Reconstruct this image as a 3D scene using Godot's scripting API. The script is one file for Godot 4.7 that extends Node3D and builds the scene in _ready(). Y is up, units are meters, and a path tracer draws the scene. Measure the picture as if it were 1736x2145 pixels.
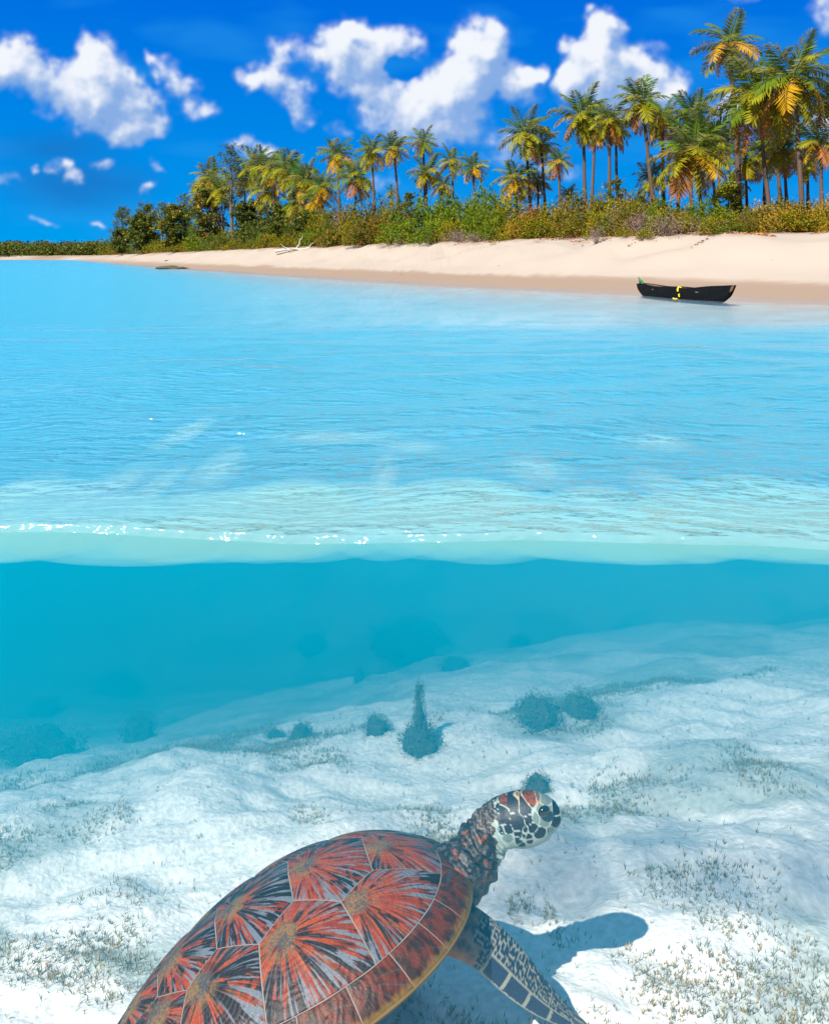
extends Node3D
# A tropical beach seen over and under the water line, with a sea turtle gliding over the sand.

const TX := 0.467
const EYE := 1.3            # camera height over the sea level
const HORIZON := 0.2517     # share of the frame above the horizon
const EDGE_Z := -1.9        # where the body of water begins
const SWELL := 0.675         # height of the swell there
const SWELL_END := -17.6    # where the swell has run out
var ty := TX * 1024.0 / 828.0
var rng := RandomNumberGenerator.new()
var noise_a := FastNoiseLite.new()
var noise_b := FastNoiseLite.new()
var noise_c := FastNoiseLite.new()
var M := {}
var used_names := {}
var t_start := 0

func stage(what: String) -> void:
	print(what, " ", Time.get_ticks_msec() - t_start)

# ---------------------------------------------------------------- helpers
func numbered(called: String) -> String:
	if not used_names.has(called):
		used_names[called] = 0
		return called
	used_names[called] += 1
	return "%s_%03d" % [called, used_names[called]]

func tag(o: Node, label := "", category := "", group := "", kind := "") -> Node:
	if label: o.set_meta("label", label)
	if category: o.set_meta("category", category)
	if group: o.set_meta("group", group)
	if kind: o.set_meta("kind", kind)
	return o

func thing(called: String, label: String, category: String, where := Vector3.ZERO, turn := 0.0, group := "") -> Node3D:
	var o := Node3D.new()
	o.name = numbered(called)
	add_child(o)
	o.position = where
	o.rotation.y = turn
	tag(o, label, category, group)
	return o

func obj(called: String, mesh: Mesh, mat: Material, parent: Node = null) -> MeshInstance3D:
	var o := MeshInstance3D.new()
	o.mesh = mesh
	o.material_override = mat
	if parent == null:
		o.name = numbered(called)
		add_child(o)
	else:
		o.name = called
		parent.add_child(o, true)
	return o

func lin(r: float, g: float, b: float) -> Color:
	return Color(r, g, b).linear_to_srgb()

func mat(called: String, c: Color, rough := 0.9, spec := 0.3) -> StandardMaterial3D:
	var m := StandardMaterial3D.new()
	m.resource_name = called
	m.albedo_color = c
	m.roughness = rough
	m.metallic_specular = spec
	M[called] = m
	return m

func vmat(called: String, rough := 0.9, spec := 0.3) -> StandardMaterial3D:
	var m := mat(called, Color.WHITE, rough, spec)
	m.vertex_color_use_as_albedo = true
	return m

func noise_tex(freq: float, octaves: int, seed_: int, lo: Color, hi: Color, size := 512, kind := FastNoiseLite.TYPE_SIMPLEX_SMOOTH) -> NoiseTexture2D:
	var n := FastNoiseLite.new()
	n.noise_type = kind
	n.frequency = freq
	n.fractal_octaves = octaves
	n.seed = seed_
	var t := NoiseTexture2D.new()
	t.width = size
	t.height = size
	t.seamless = true
	t.noise = n
	var g := Gradient.new()
	g.set_color(0, lo)
	g.set_color(1, hi)
	t.color_ramp = g
	return t

# a sheet of rows x columns of points; its front looks along (next column - this) x (next row - this)
func grid_mesh(p: PackedVector3Array, rows: int, cols: int, flip := false, colors := PackedColorArray(), ring := false, uvs := PackedVector2Array()) -> ArrayMesh:
	var n := PackedVector3Array()
	n.resize(p.size())
	var s := -1.0 if flip else 1.0
	for i in rows:
		var i0 := maxi(i - 1, 0) * cols
		var i1 := mini(i + 1, rows - 1) * cols
		for j in cols:
			var j0 := j - 1
			var j1 := j + 1
			if ring:
				if j0 < 0: j0 = cols - 2
				if j1 >= cols: j1 = 1
			else:
				j0 = maxi(j0, 0)
				j1 = mini(j1, cols - 1)
			var v := (p[i * cols + j1] - p[i * cols + j0]).cross(p[i1 + j] - p[i0 + j]) * s
			n[i * cols + j] = v.normalized() if v.length_squared() > 1e-16 else Vector3.UP
	var idx := PackedInt32Array()
	idx.resize((rows - 1) * (cols - 1) * 6)
	var k := 0
	for i in rows - 1:
		for j in cols - 1:
			var a := i * cols + j
			var b := a + 1
			var c := a + cols
			var d := c + 1
			if flip:
				idx[k] = a; idx[k + 1] = b; idx[k + 2] = c; idx[k + 3] = b; idx[k + 4] = d; idx[k + 5] = c
			else:
				idx[k] = a; idx[k + 1] = c; idx[k + 2] = b; idx[k + 3] = b; idx[k + 4] = c; idx[k + 5] = d
			k += 6
	return arrays_mesh(p, n, idx, colors, uvs)

func arrays_mesh(p: PackedVector3Array, n: PackedVector3Array, idx: PackedInt32Array, colors := PackedColorArray(), uvs := PackedVector2Array(), into: ArrayMesh = null) -> ArrayMesh:
	var a := []
	a.resize(Mesh.ARRAY_MAX)
	a[Mesh.ARRAY_VERTEX] = p
	a[Mesh.ARRAY_NORMAL] = n
	a[Mesh.ARRAY_INDEX] = idx
	if colors.size(): a[Mesh.ARRAY_COLOR] = colors
	if uvs.size(): a[Mesh.ARRAY_TEX_UV] = uvs
	var m := into if into else ArrayMesh.new()
	m.add_surface_from_arrays(Mesh.PRIMITIVE_TRIANGLES, a, [], {}, 0)
	return m

# collects many meshes or leaves into one
class Pile:
	var p := PackedVector3Array()
	var n := PackedVector3Array()
	var c := PackedColorArray()
	var idx := PackedInt32Array()
	func add_mesh(m: ArrayMesh, t := Transform3D()) -> void:
		for s in m.get_surface_count():
			var a := m.surface_get_arrays(s)
			var at := p.size()
			var vs: PackedVector3Array = a[Mesh.ARRAY_VERTEX]
			var ns: PackedVector3Array = a[Mesh.ARRAY_NORMAL]
			for v in vs: p.append(t * v)
			for v in ns: n.append((t.basis * v).normalized())
			if a[Mesh.ARRAY_COLOR] != null: c.append_array(a[Mesh.ARRAY_COLOR])
			for i in a[Mesh.ARRAY_INDEX]: idx.append(at + i)
	# a pointed leaf: root, tip, half width vector
	func leaf(root: Vector3, tip: Vector3, side: Vector3, col: Color) -> void:
		var at := p.size()
		var mid := root.lerp(tip, 0.42)
		var nn := (tip - root).cross(side).normalized()
		p.append(root); p.append(mid + side); p.append(tip); p.append(mid - side)
		for i in 4:
			n.append(nn)
			c.append(col)
		idx.append_array(PackedInt32Array([at, at + 1, at + 2, at, at + 2, at + 3]))
	func mesh(colored := true) -> ArrayMesh:
		var a := []
		a.resize(Mesh.ARRAY_MAX)
		a[Mesh.ARRAY_VERTEX] = p
		a[Mesh.ARRAY_NORMAL] = n
		a[Mesh.ARRAY_INDEX] = idx
		if colored and c.size() == p.size(): a[Mesh.ARRAY_COLOR] = c
		var m := ArrayMesh.new()
		m.add_surface_from_arrays(Mesh.PRIMITIVE_TRIANGLES, a, [], {}, 0)
		return m

# tapered tube along points
func tube(pts: Array, radii: Array, sides := 8, bumps := 0.0) -> ArrayMesh:
	var rows := pts.size()
	var p := PackedVector3Array()
	var up := Vector3(0.31, 0.12, 0.94)
	for i in rows:
		var d: Vector3 = (pts[mini(i + 1, rows - 1)] - pts[maxi(i - 1, 0)]).normalized()
		var r := d.cross(up)
		if r.length() < 0.1: r = d.cross(Vector3.RIGHT)
		r = r.normalized()
		var q := r.cross(d).normalized()
		for j in sides + 1:
			var a := TAU * j / sides
			var k: float = radii[i] * (1.0 + (bumps * noise_a.get_noise_3d(i * 9.0, cos(a) * 20.0, sin(a) * 20.0) if bumps > 0.0 else 0.0))
			p.append(pts[i] + (r * cos(a) + q * sin(a)) * k)
	return grid_mesh(p, rows, sides + 1, true, PackedColorArray(), true)

# photograph coordinates (1736 x 2145) at a given distance in front of the camera
func at(px: float, py: float, z: float) -> Vector3:
	return Vector3((px / 1736.0 - 0.5) * 2.0 * TX * z, EYE - (py / 2145.0 - HORIZON) * 2.0 * ty * z, -z)

# ---------------------------------------------------------------- the lie of the land
var shore := [Vector2(-900, -640), Vector2(-360, -575), Vector2(-208, -540), Vector2(-26.5, -105), Vector2(-5.5, -60.4), Vector2(2.95, -41.6), Vector2(9.3, -32.6), Vector2(12.8, -27.4), Vector2(20, -18), Vector2(32, -6), Vector2(80, 20), Vector2(500, 200)]

func inland(x: float, z: float) -> float:   # distance to the shore line, positive on land
	var best := 1e12
	var sgn := -1.0
	var q := Vector2(x, z)
	for i in shore.size() - 1:
		var a: Vector2 = shore[i]
		var b: Vector2 = shore[i + 1]
		var d := b - a
		var t := clampf((q - a).dot(d) / d.length_squared(), 0.0, 1.0)
		var w := q - (a + d * t)
		var l := w.length_squared()
		if l < best:
			best = l
			sgn = -signf(d.x * (q.y - a.y) - d.y * (q.x - a.x))
	return sqrt(best) * sgn

func ramp(x: float, xs: Array, ys: Array) -> float:
	if x <= xs[0]: return ys[0]
	for i in range(1, xs.size()):
		if x <= xs[i]:
			var t: float = (x - xs[i - 1]) / (xs[i] - xs[i - 1])
			return lerpf(ys[i - 1], ys[i], t)
	return ys[-1]

func ground(x: float, z: float, fine := true) -> float:
	var far := -z
	var d := -40.0 if far < 6.0 and x < 6.0 else inland(x, z)
	d += noise_a.get_noise_2d(x * 1.5, z * 1.5) * 0.9 * clampf((far - 10.0) / 15.0, 0.0, 1.0) + noise_b.get_noise_2d(x * 7.0, z * 7.0) * 1.9 * clampf((d - 3.0) / 5.0, 0.0, 1.0)
	if d > 0.0:
		var y := ramp(d, [0.0, 3.5, 5.5, 8.0, 10.5, 14.0, 40.0], [0.0, 0.30, 0.80, 1.75, 2.45, 2.75, 2.9])
		return y + (noise_b.get_noise_2d(x * 4.0, z * 4.0) * 0.12 + noise_a.get_noise_2d(x * 22.0, z * 22.0) * 0.06 + noise_c.get_noise_2d(x * 75.0, z * 75.0) * 0.03) * clampf((d - 3.0) / 4.0, 0.0, 1.0)
	var e := far - x * 0.32 + noise_b.get_noise_2d(x * 6.0, z * 6.0) * 0.8
	var deep := ramp(e, [0.0, 3.2, 5.0, 7.0, 9.5, 13.0, 20.0], [-1.05, -1.05, -1.42, -2.10, -3.10, -4.6, -6.0])
	var y2 := maxf(deep, ramp(-d, [0.0, 2.0, 5.0, 8.0, 12.0, 18.0, 26.0], [0.0, -0.05, -0.22, -0.60, -1.5, -3.4, -6.0]))
	if fine and far < 30.0:
		var near := clampf(1.0 - (far - 10.0) / 10.0, 0.0, 1.0)
		var wx := x + noise_b.get_noise_2d(x * 14.0, z * 14.0) * 0.3
		var wz := z + noise_b.get_noise_2d(x * 14.0 + 91.0, z * 14.0) * 0.3
		# soft mounds, sharper crests, small ripples
		var mound := noise_a.get_noise_2d(wx * 42.0, wz * 60.0)
		var ridge := 1.0 - absf(noise_c.get_noise_2d(wx * 95.0, wz * 150.0))
		var ripple := noise_a.get_noise_2d(wx * 210.0, wz * 420.0)
		y2 += near * (mound * 0.100 + (ridge * ridge - 0.6) * 0.026 + ripple * 0.007)
	return y2

func hit_ground(px: float, py: float) -> Vector3:
	var z := 1.7
	while z < 700.0:
		var p := at(px, py, z)
		if p.y <= ground(p.x, p.z): return p
		z *= 1.01
	return at(px, py, 40.0)

func swell(z: float) -> float:
	return maxf(0.0, SWELL * (z - SWELL_END) / (EDGE_Z - SWELL_END))

func hit_water(px: float, py: float) -> Vector3:
	var z := 1.9
	while z < 700.0:
		var p := at(px, py, z)
		if p.y <= swell(p.z): return p
		z *= 1.005
	return at(px, py, 40.0)

func _ready() -> void:
	t_start = Time.get_ticks_msec()
	rng.seed = 7
	for q in [[noise_a, 11], [noise_b, 23], [noise_c, 37]]:
		q[0].noise_type = FastNoiseLite.TYPE_SIMPLEX_SMOOTH
		q[0].seed = q[1]
		q[0].frequency = 0.02
		q[0].fractal_octaves = 3
	# camera
	var cam := Camera3D.new()
	cam.name = "camera"
	cam.near = 0.05
	cam.far = 4000.0
	cam.projection = Camera3D.PROJECTION_FRUSTUM
	cam.size = 2.0 * ty * cam.near
	cam.frustum_offset = Vector2(0, -(0.5 - HORIZON) * 2.0 * ty * cam.near)
	cam.position = Vector3(0, EYE, 0)
	add_child(cam)
	cam.current = true
	# sky, exposure
	var env := Environment.new()
	env.background_mode = Environment.BG_SKY
	env.tonemap_mode = Environment.TONE_MAPPER_LINEAR
	env.tonemap_exposure = 2.75
	env.sdfgi_enabled = true
	env.ssao_enabled = true
	env.ssil_enabled = true
	env.volumetric_fog_enabled = true
	env.volumetric_fog_density = 0.0
	var sky := Sky.new()
	var pan := PanoramaSkyMaterial.new()
	pan.panorama = sky_picture()
	sky.sky_material = pan
	env.sky = sky
	env.background_energy_multiplier = 0.92
	var we := WorldEnvironment.new()
	we.name = "surroundings"
	we.environment = env
	add_child(we)
	# sun: high, behind the camera to the left
	var sun := DirectionalLight3D.new()
	sun.name = "sun"
	sun.light_energy = 1.6
	sun.light_color = Color(1.0, 0.96, 0.89)
	sun.light_angular_distance = 0.5
	sun.shadow_enabled = true
	add_child(sun)
	sun.look_at_from_position(Vector3.ZERO, Vector3(0.52, -0.98, -0.72), Vector3.UP)
	stage("sky")
	materials()
	build_ground()
	stage("ground")
	build_water()
	stage("water")
	build_glint_fog()
	build_palms()
	stage("palms")
	build_shrubs()
	build_trees()
	stage("shrubs")
	build_boat()
	build_beach_bits()
	build_reef()
	stage("reef")
	build_turtle()
	stage("turtle")

# ---------------------------------------------------------------- sky
var puffs := []

func cloud_field(x: float, y: float) -> float:
	# signed thickness of the clouds at that place of the sky (photograph units, y down)
	var wx := x + noise_b.get_noise_2d(x * 0.55, y * 0.55) * 26.0
	var wy := y + noise_b.get_noise_2d(x * 0.55 + 500.0, y * 0.55) * 22.0
	var f := 0.0
	for q in puffs:
		var dx: float = (wx - q[0]) / q[2]
		var dy: float = (wy - q[1]) / q[3]
		var d := dx * dx + dy * dy
		if d < 1.0:
			var k := (1.0 - d)
			f += q[4] * k * k
	return f

func sky_blue(el: float) -> Color:
	# linear, as light leaves the sky
	var t := clampf(el / 16.0, 0.0, 1.0)
	var c := Color(0.000, 0.150, 0.350).lerp(Color(0.000, 0.062, 0.300), pow(t, 0.7))
	return c.lerp(Color(0.0, 0.045, 0.24), clampf((el - 16.0) / 74.0, 0.0, 1.0))

func sky_picture() -> ImageTexture:
	# x, y, radius x, radius y, weight
	puffs = [
		[40, 135, 90, 80, 1.0], [-40, 150, 100, 75, 0.9], [95, 165, 80, 60, 0.7], [205, 118, 72, 72, 1.3], [190, 165, 80, 70, 1.0], [245, 190, 85, 70, 1.1], [295, 240, 75, 70, 1.0], [205, 235, 110, 70, 0.8], [140, 205, 100, 60, 0.6], [270, 275, 80, 40, 0.8],
		[345, 145, 50, 40, 0.5], [378, 180, 55, 50, 0.6], [415, 228, 60, 45, 0.7], [320, 122, 26, 20, 0.5],
		[600, 110, 55, 50, 0.6], [560, 160, 60, 48, 0.7], [520, 165, 38, 36, 0.5], [612, 190, 62, 55, 0.6], [638, 240, 45, 42, 0.6],
		[735, 88, 95, 70, 1.0], [690, 115, 70, 60, 0.7], [815, 95, 90, 65, 0.9], [755, 165, 95, 70, 0.9], [825, 225, 110, 70, 1.0], [930, 235, 130, 80, 1.1], [950, 180, 110, 70, 1.0], [1010, 95, 85, 75, 1.3], [1000, 150, 100, 80, 1.0], [1090, 172, 75, 55, 1.0], [1120, 160, 40, 34, 0.7], [900, 275, 150, 45, 0.6], [845, 148, 42, 36, -1.7], [790, 130, 60, 50, 0.4], [735, 55, 30, 22, 0.6],
		[1265, 62, 58, 62, 1.3], [1258, 115, 75, 65, 1.0], [1200, 130, 50, 60, 0.7], [1310, 140, 110, 75, 1.1], [1240, 180, 100, 60, 1.0], [1380, 175, 85, 65, 1.0], [1400, 205, 65, 40, 0.7], [1185, 88, 28, 30, 0.6], [1320, 205, 120, 50, 0.8], [1190, 170, 40, 60, 0.6],
		[1080, 320, 110, 60, 0.30], [1010, 290, 90, 40, 0.25], [545, 315, 70, 30, 0.55], [495, 300, 40, 18, 0.4], [1530, 225, 80, 55, 0.55], [1500, 300, 90, 50, 0.45], [1735, 25, 60, 60, 0.6], [1725, 255, 80, 60, 0.6], [1560, -15, 90, 30, 0.4], [1160, 360, 90, 40, 0.3], [800, 380, 60, 30, 0.3],
		[132, 352, 34, 24, 0.55], [150, 380, 40, 24, 0.55], [86, 350, 18, 12, 0.5], [220, 345, 34, 22, 0.4], [335, 348, 26, 18, 0.3], [316, 390, 30, 18, 0.45], [88, 468, 46, 12, 0.45], [205, 464, 34, 12, 0.45], [712, 275, 34, 28, 0.25], [15, 365, 60, 16, 0.22],
	]
	var w := 4096
	var h := 2048
	# the whole sky, coarse: broken cumulus goes on all round
	var cw := 1024
	var ch := 512
	var im := Image.create_empty(cw, ch, false, Image.FORMAT_RGB8)
	var fn := FastNoiseLite.new()
	fn.seed = 5
	fn.frequency = 1.0
	fn.fractal_octaves = 5
	var low := sky_blue(0.0).linear_to_srgb()
	im.fill(low)
	for row in ch / 2:
		var el := 90.0 - (row + 0.5) / ch * 180.0
		var blue := sky_blue(el)
		for col in cw:
			var az := (col + 0.5) / cw * 360.0
			if az > 180.0: az -= 360.0
			var ea := deg_to_rad(el)
			var aa := deg_to_rad(az)
			var d := Vector3(sin(aa) * cos(ea), sin(ea), -cos(aa) * cos(ea))
			var k := 1.9 / (d.y + 0.22)
			var v := fn.get_noise_3d(d.x * k, 3.1, d.z * k)
			var v2 := fn.get_noise_3d(d.x * k + 0.10, 3.1, d.z * k - 0.12)
			var keep := 1.0
			if absf(az) < 34.0 and el < 26.0:
				keep = clampf(maxf((absf(az) - 28.0) / 6.0, (el - 19.0) / 7.0), 0.0, 1.0)
			var a := smoothstep(0.06, 0.26, v) * keep
			var s := clampf(0.62 + (v - v2) * 1.6, 0.0, 1.0)
			var c := blue.lerp(Color(0.17, 0.22, 0.32).lerp(Color(0.37, 0.38, 0.39), s), a * 0.92)
			im.set_pixel(col, row, c.linear_to_srgb())
	im.resize(w, h, Image.INTERPOLATE_CUBIC)
	# the part in view, fine
	var half := 352
	var r0 := int(h * (0.5 - 26.0 / 180.0))
	for row in range(r0, h / 2):
		var el := deg_to_rad(90.0 - (row + 0.5) / h * 180.0)
		for k in range(-half, half):
			var aa := (k + 0.5) / w * TAU
			if rad_to_deg(el) > 19.0 or absf(rad_to_deg(aa)) > 28.0: continue
			var x := (tan(aa) / (2.0 * TX) + 0.5) * 1736.0
			var y := 540.0 - tan(el) / cos(aa) / (2.0 * ty) * 2145.0
			var c := sky_blue(rad_to_deg(el))
			# faint darker and paler veils
			var veil := noise_a.get_noise_2d(x * 0.10, y * 0.35)
			c = c.lerp(Color(0.01, 0.13, 0.34), clampf(veil * 0.7, 0.0, 0.35))
			var grey_cloud := maxf(0.0, 1.0 - Vector2((x - 170.0) / 200.0, (y - 385.0) / 75.0).length())
			grey_cloud = maxf(grey_cloud, 0.8 * maxf(0.0, 1.0 - Vector2((x - 120.0) / 180.0, (y - 310.0) / 50.0).length()))
			c = c.lerp(Color(0.004, 0.075, 0.235), clampf(grey_cloud * 1.1 + noise_b.get_noise_2d(x * 0.4, y * 0.8) * 0.3 * grey_cloud, 0.0, 0.8))
			var f := cloud_field(x, y)
			if f > 0.02:
				var det := noise_c.get_noise_2d(x * 1.1, y * 1.1) * 0.34 + noise_a.get_noise_2d(x * 2.6, y * 2.6) * 0.09
				var g := f + det * clampf(f * 2.5, 0.0, 1.0)
				var a := smoothstep(0.02, 0.80, g)
				if a > 0.0:
					var f2 := cloud_field(x - 22.0, y - 34.0)
					var b2 := noise_c.get_noise_2d((x - 10.0) * 1.1, (y - 15.0) * 1.1) * 0.34 + noise_a.get_noise_2d((x - 5.0) * 2.6, (y - 8.0) * 2.6) * 0.09
					var lit := clampf(0.36 + (f - f2) * 0.80 + (det - b2) * 0.60, 0.0, 1.0)
					lit = lit * lit * (3.0 - 2.0 * lit)
					var body := Color(0.105, 0.175, 0.310).lerp(Color(0.375, 0.385, 0.40), lit)
					c = c.lerp(body, a * 0.95)
			im.set_pixel(posmod(k, w), row, Color(maxf(c.r, 0.0), maxf(c.g, 0.0), maxf(c.b, 0.0)).linear_to_srgb())
	return ImageTexture.create_from_image(im)

# ---------------------------------------------------------------- materials
func materials() -> void:
	var sand := vmat("sand", 0.95, 0.2)
	sand.albedo_texture = noise_tex(0.05, 5, 3, Color(0.80, 0.80, 0.80), Color(1, 1, 1))
	sand.uv1_triplanar = true
	sand.uv1_world_triplanar = true
	sand.uv1_scale = Vector3(0.9, 0.9, 0.9)
	sand.heightmap_enabled = true
	sand.heightmap_texture = noise_tex(0.06, 5, 4, Color.BLACK, Color.WHITE)
	sand.heightmap_scale = 0.6
	var w := mat("water", lin(0.62, 0.80, 0.95), 0.16, 0.43)
	w.transparency = BaseMaterial3D.TRANSPARENCY_ALPHA
	w.albedo_color.a = 0.055
	w.uv1_triplanar = true
	w.uv1_world_triplanar = true
	w.uv1_scale = Vector3(0.55, 1.0, 1.1)
	w.heightmap_enabled = true
	w.heightmap_texture = noise_tex(0.022, 4, 9, Color.BLACK, Color.WHITE, 512)
	w.heightmap_scale = 3.2
	# palm leaves
	for q in [["frond_dark", 0.018, 0.048, 0.003], ["frond_green", 0.048, 0.085, 0.003], ["frond_yellow_green", 0.14, 0.135, 0.003], ["frond_yellow", 0.25, 0.140, 0.003], ["frond_brown", 0.20, 0.075, 0.014]]:
		var m := mat(q[0], lin(q[1], q[2], q[3]), 0.7, 0.2)
		m.backlight_enabled = true
		m.backlight = Color(0.5, 0.5, 0.3)
	var bark := mat("palm_bark", lin(0.13, 0.10, 0.085), 0.95, 0.2)
	bark.albedo_texture = noise_tex(0.03, 4, 12, Color(0.55, 0.5, 0.48), Color(1, 1, 1), 256)
	bark.uv1_triplanar = true
	bark.uv1_scale = Vector3(1.0, 3.0, 1.0)
	mat("weedy_rock", lin(0.045, 0.05, 0.03), 0.9, 0.3)
	mat("twig", lin(0.085, 0.062, 0.05), 0.95, 0.2)
	mat("grey_wood", lin(0.36, 0.34, 0.32), 0.9, 0.2)
	var lv := vmat("leaves", 0.75, 0.2)
	lv.backlight_enabled = true
	lv.backlight = Color(0.45, 0.45, 0.3)
	vmat("plain_vertex", 0.85, 0.3)
	var hull := mat("hull_paint", lin(0.0045, 0.007, 0.010), 0.75, 0.2)
	hull.albedo_texture = noise_tex(0.02, 4, 31, Color(0.6, 0.6, 0.6), Color(1, 1, 1), 256)
	hull.uv1_triplanar = true
	mat("inner_wood", lin(0.12, 0.075, 0.05), 0.9, 0.2)
	mat("yellow_paint", lin(0.62, 0.46, 0.02), 0.6, 0.3)
	mat("green_cloth", lin(0.05, 0.24, 0.08), 0.9, 0.2)
	var rock := mat("reef_rock", lin(0.10, 0.12, 0.11), 0.95, 0.2)
	rock.albedo_texture = noise_tex(0.04, 4, 41, Color(0.4, 0.45, 0.45), Color(1, 1, 1), 256)
	rock.uv1_triplanar = true
	rock.uv1_scale = Vector3(3, 3, 3)
	var grass := vmat("seagrass", 0.8, 0.3)
	grass.backlight_enabled = true
	grass.backlight = Color(0.3, 0.3, 0.2)
	var skin := vmat("turtle_skin", 0.5, 0.4)
	skin.heightmap_enabled = true
	skin.heightmap_texture = noise_tex(0.09, 3, 61, Color.BLACK, Color.WHITE, 256)
	skin.heightmap_scale = 0.12
	skin.uv1_triplanar = true
	skin.uv1_scale = Vector3(9, 9, 9)
	mat("turtle_eye", lin(0.004, 0.004, 0.006), 0.08, 0.6)
	vmat("seam", 0.7, 0.3)

# ---------------------------------------------------------------- ground and water
func lines(dense_from: float, dense_to: float, step: float, lo: float, hi: float, grow: float) -> PackedFloat32Array:
	var up := []
	var v := dense_from
	while v < dense_to:
		up.append(v)
		v += step
	var s := step
	while v < hi:
		up.append(v)
		s *= grow
		v += s
	up.append(hi)
	var down := []
	v = dense_from - step
	s = step
	while v > lo:
		down.append(v)
		s *= grow
		v -= s
	down.append(lo)
	down.reverse()
	return PackedFloat32Array(down + up)

func build_ground() -> void:
	var xs := lines(-2.9, 3.1, 0.03, -1400.0, 1400.0, 1.055)
	var zs := lines(2.1, 6.3, 0.03, -60.0, 1500.0, 1.022)
	var rows := zs.size()
	var cols := xs.size()
	var p := PackedVector3Array()
	var c := PackedColorArray()
	p.resize(rows * cols)
	c.resize(rows * cols)
	for i in rows:
		var z := -zs[i]
		for j in cols:
			var x := xs[j]
			var y := ground(x, z)
			p[i * cols + j] = Vector3(x, y, z)
			var n1 := noise_a.get_noise_2d(x * 6.0, z * 6.0)
			var n2 := noise_c.get_noise_2d(x * 30.0, z * 30.0)
			var col: Color
			if y < -0.05:
				# white coral sand with grey-green patches painted in place of dappled sunlight
				col = Color(0.60, 0.60, 0.575)
				col = Color(0.27, 0.215, 0.17).lerp(col, smoothstep(0.25, 1.1, -y + n1 * 0.3 + n2 * 0.15))
				var dapple := smoothstep(0.02, 0.30, noise_b.get_noise_2d(x * 26.0, z * 34.0) + n2 * 0.55)
				col = col.lerp(Color(0.27, 0.32, 0.31), dapple * 0.75)
				var speck := noise_a.get_noise_2d(x * 900.0, z * 900.0)
				col = col * (1.0 + speck * 0.12)
			else:
				var wet := 1.0 - smoothstep(0.36, 0.48, y + n1 * 0.10 + n2 * 0.05)
				col = Color(0.300, 0.265, 0.228).lerp(Color(0.225, 0.175, 0.136), wet)
				var litter := smoothstep(2.35, 2.52, y + n2 * 0.45 + n1 * 0.15)
				col = col.lerp(Color(0.20, 0.12, 0.08), litter * 0.7)
			col.a = 1.0
			c[i * cols + j] = col
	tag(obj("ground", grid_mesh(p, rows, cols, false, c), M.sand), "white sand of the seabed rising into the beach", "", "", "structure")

func build_water() -> void:
	var xs := lines(-2.6, 2.6, 0.035, -1300.0, 1300.0, 1.06)
	var zs := lines(1.9, 5.2, 0.03, 1.9 - 0.001, 1400.0, 1.028)
	var rows := zs.size()
	var cols := xs.size()
	var p := PackedVector3Array()
	p.resize((rows + 3) * cols)
	# the lip that bends down where the water ends
	for i in rows + 3:
		var far := zs[maxi(i - 3, 0)]
		for j in cols:
			var x := xs[j]
			var z := -far
			var calm := clampf(1.0 - (far - 5.0) / 40.0, 0.0, 1.0)
			var wx := x + noise_b.get_noise_2d(x * 12.0, z * 12.0) * 0.5
			var a := noise_a.get_noise_2d(wx * 26.0, z * 60.0) * 0.024
			var b := noise_c.get_noise_2d(wx * 14.0 + z * 4.0, z * 24.0) * 0.065
			var cc := noise_b.get_noise_2d(wx * 90.0, z * 170.0) * 0.006
			var y := swell(z) + (a + b + cc) * calm
			if i < 3:
				y -= [0.016, 0.008, 0.002][i]
				z += [0.006, 0.005, 0.003][i]
			p[i * cols + j] = Vector3(x, y, z)
	tag(obj("water", grid_mesh(p, rows + 3, cols), M.water), "rippled clear turquoise sea surface in front of the beach", "", "", "structure")
	# the water itself: what light scatters in on its way
	var body := FogMaterial.new()
	body.resource_name = "sea_water"
	body.density = 0.33
	body.albedo = lin(0.0, 0.66, 1.0)
	var clear := body.duplicate()
	clear.resource_name = "clear_sea_water"
	clear.density = 0.11
	var tilt := atan2(SWELL, EDGE_Z - SWELL_END)
	var parts := [[EDGE_Z, -3.5, clear, "clear water over the near white sand"], [-3.5, -5.2, null, "turquoise water above the sand slope"], [-5.2, SWELL_END, body, "deep turquoise water behind the sand slope"]]
	for q in parts:
		var b := FogVolume.new()
		b.name = numbered("sea_water")
		b.shape = RenderingServer.FOG_VOLUME_SHAPE_BOX
		var length: float = (q[0] - q[1]) / cos(tilt)
		b.size = Vector3(120.0, 9.0, length - 0.01)
		if q[2] == null:
			b.material = body.duplicate()
			b.material.density = 0.24
		else:
			b.material = q[2]
		var mid_z: float = (q[0] + q[1]) * 0.5
		b.rotation.x = -tilt
		b.position = Vector3(0, swell(mid_z), mid_z) - b.basis.y * (4.5 + 0.015)
		add_child(b)
		tag(b, q[3], "", "", "structure")
	var far_body := FogVolume.new()
	far_body.name = numbered("sea_water")
	far_body.shape = RenderingServer.FOG_VOLUME_SHAPE_BOX
	far_body.size = Vector3(2600.0, 9.0, 1380.0)
	far_body.material = body.duplicate()
	far_body.material.density = 0.13
	far_body.position = Vector3(0, -4.515, SWELL_END - 690.03)
	add_child(far_body)
	tag(far_body, "clear turquoise sea water off the beach", "", "", "structure")

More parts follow.
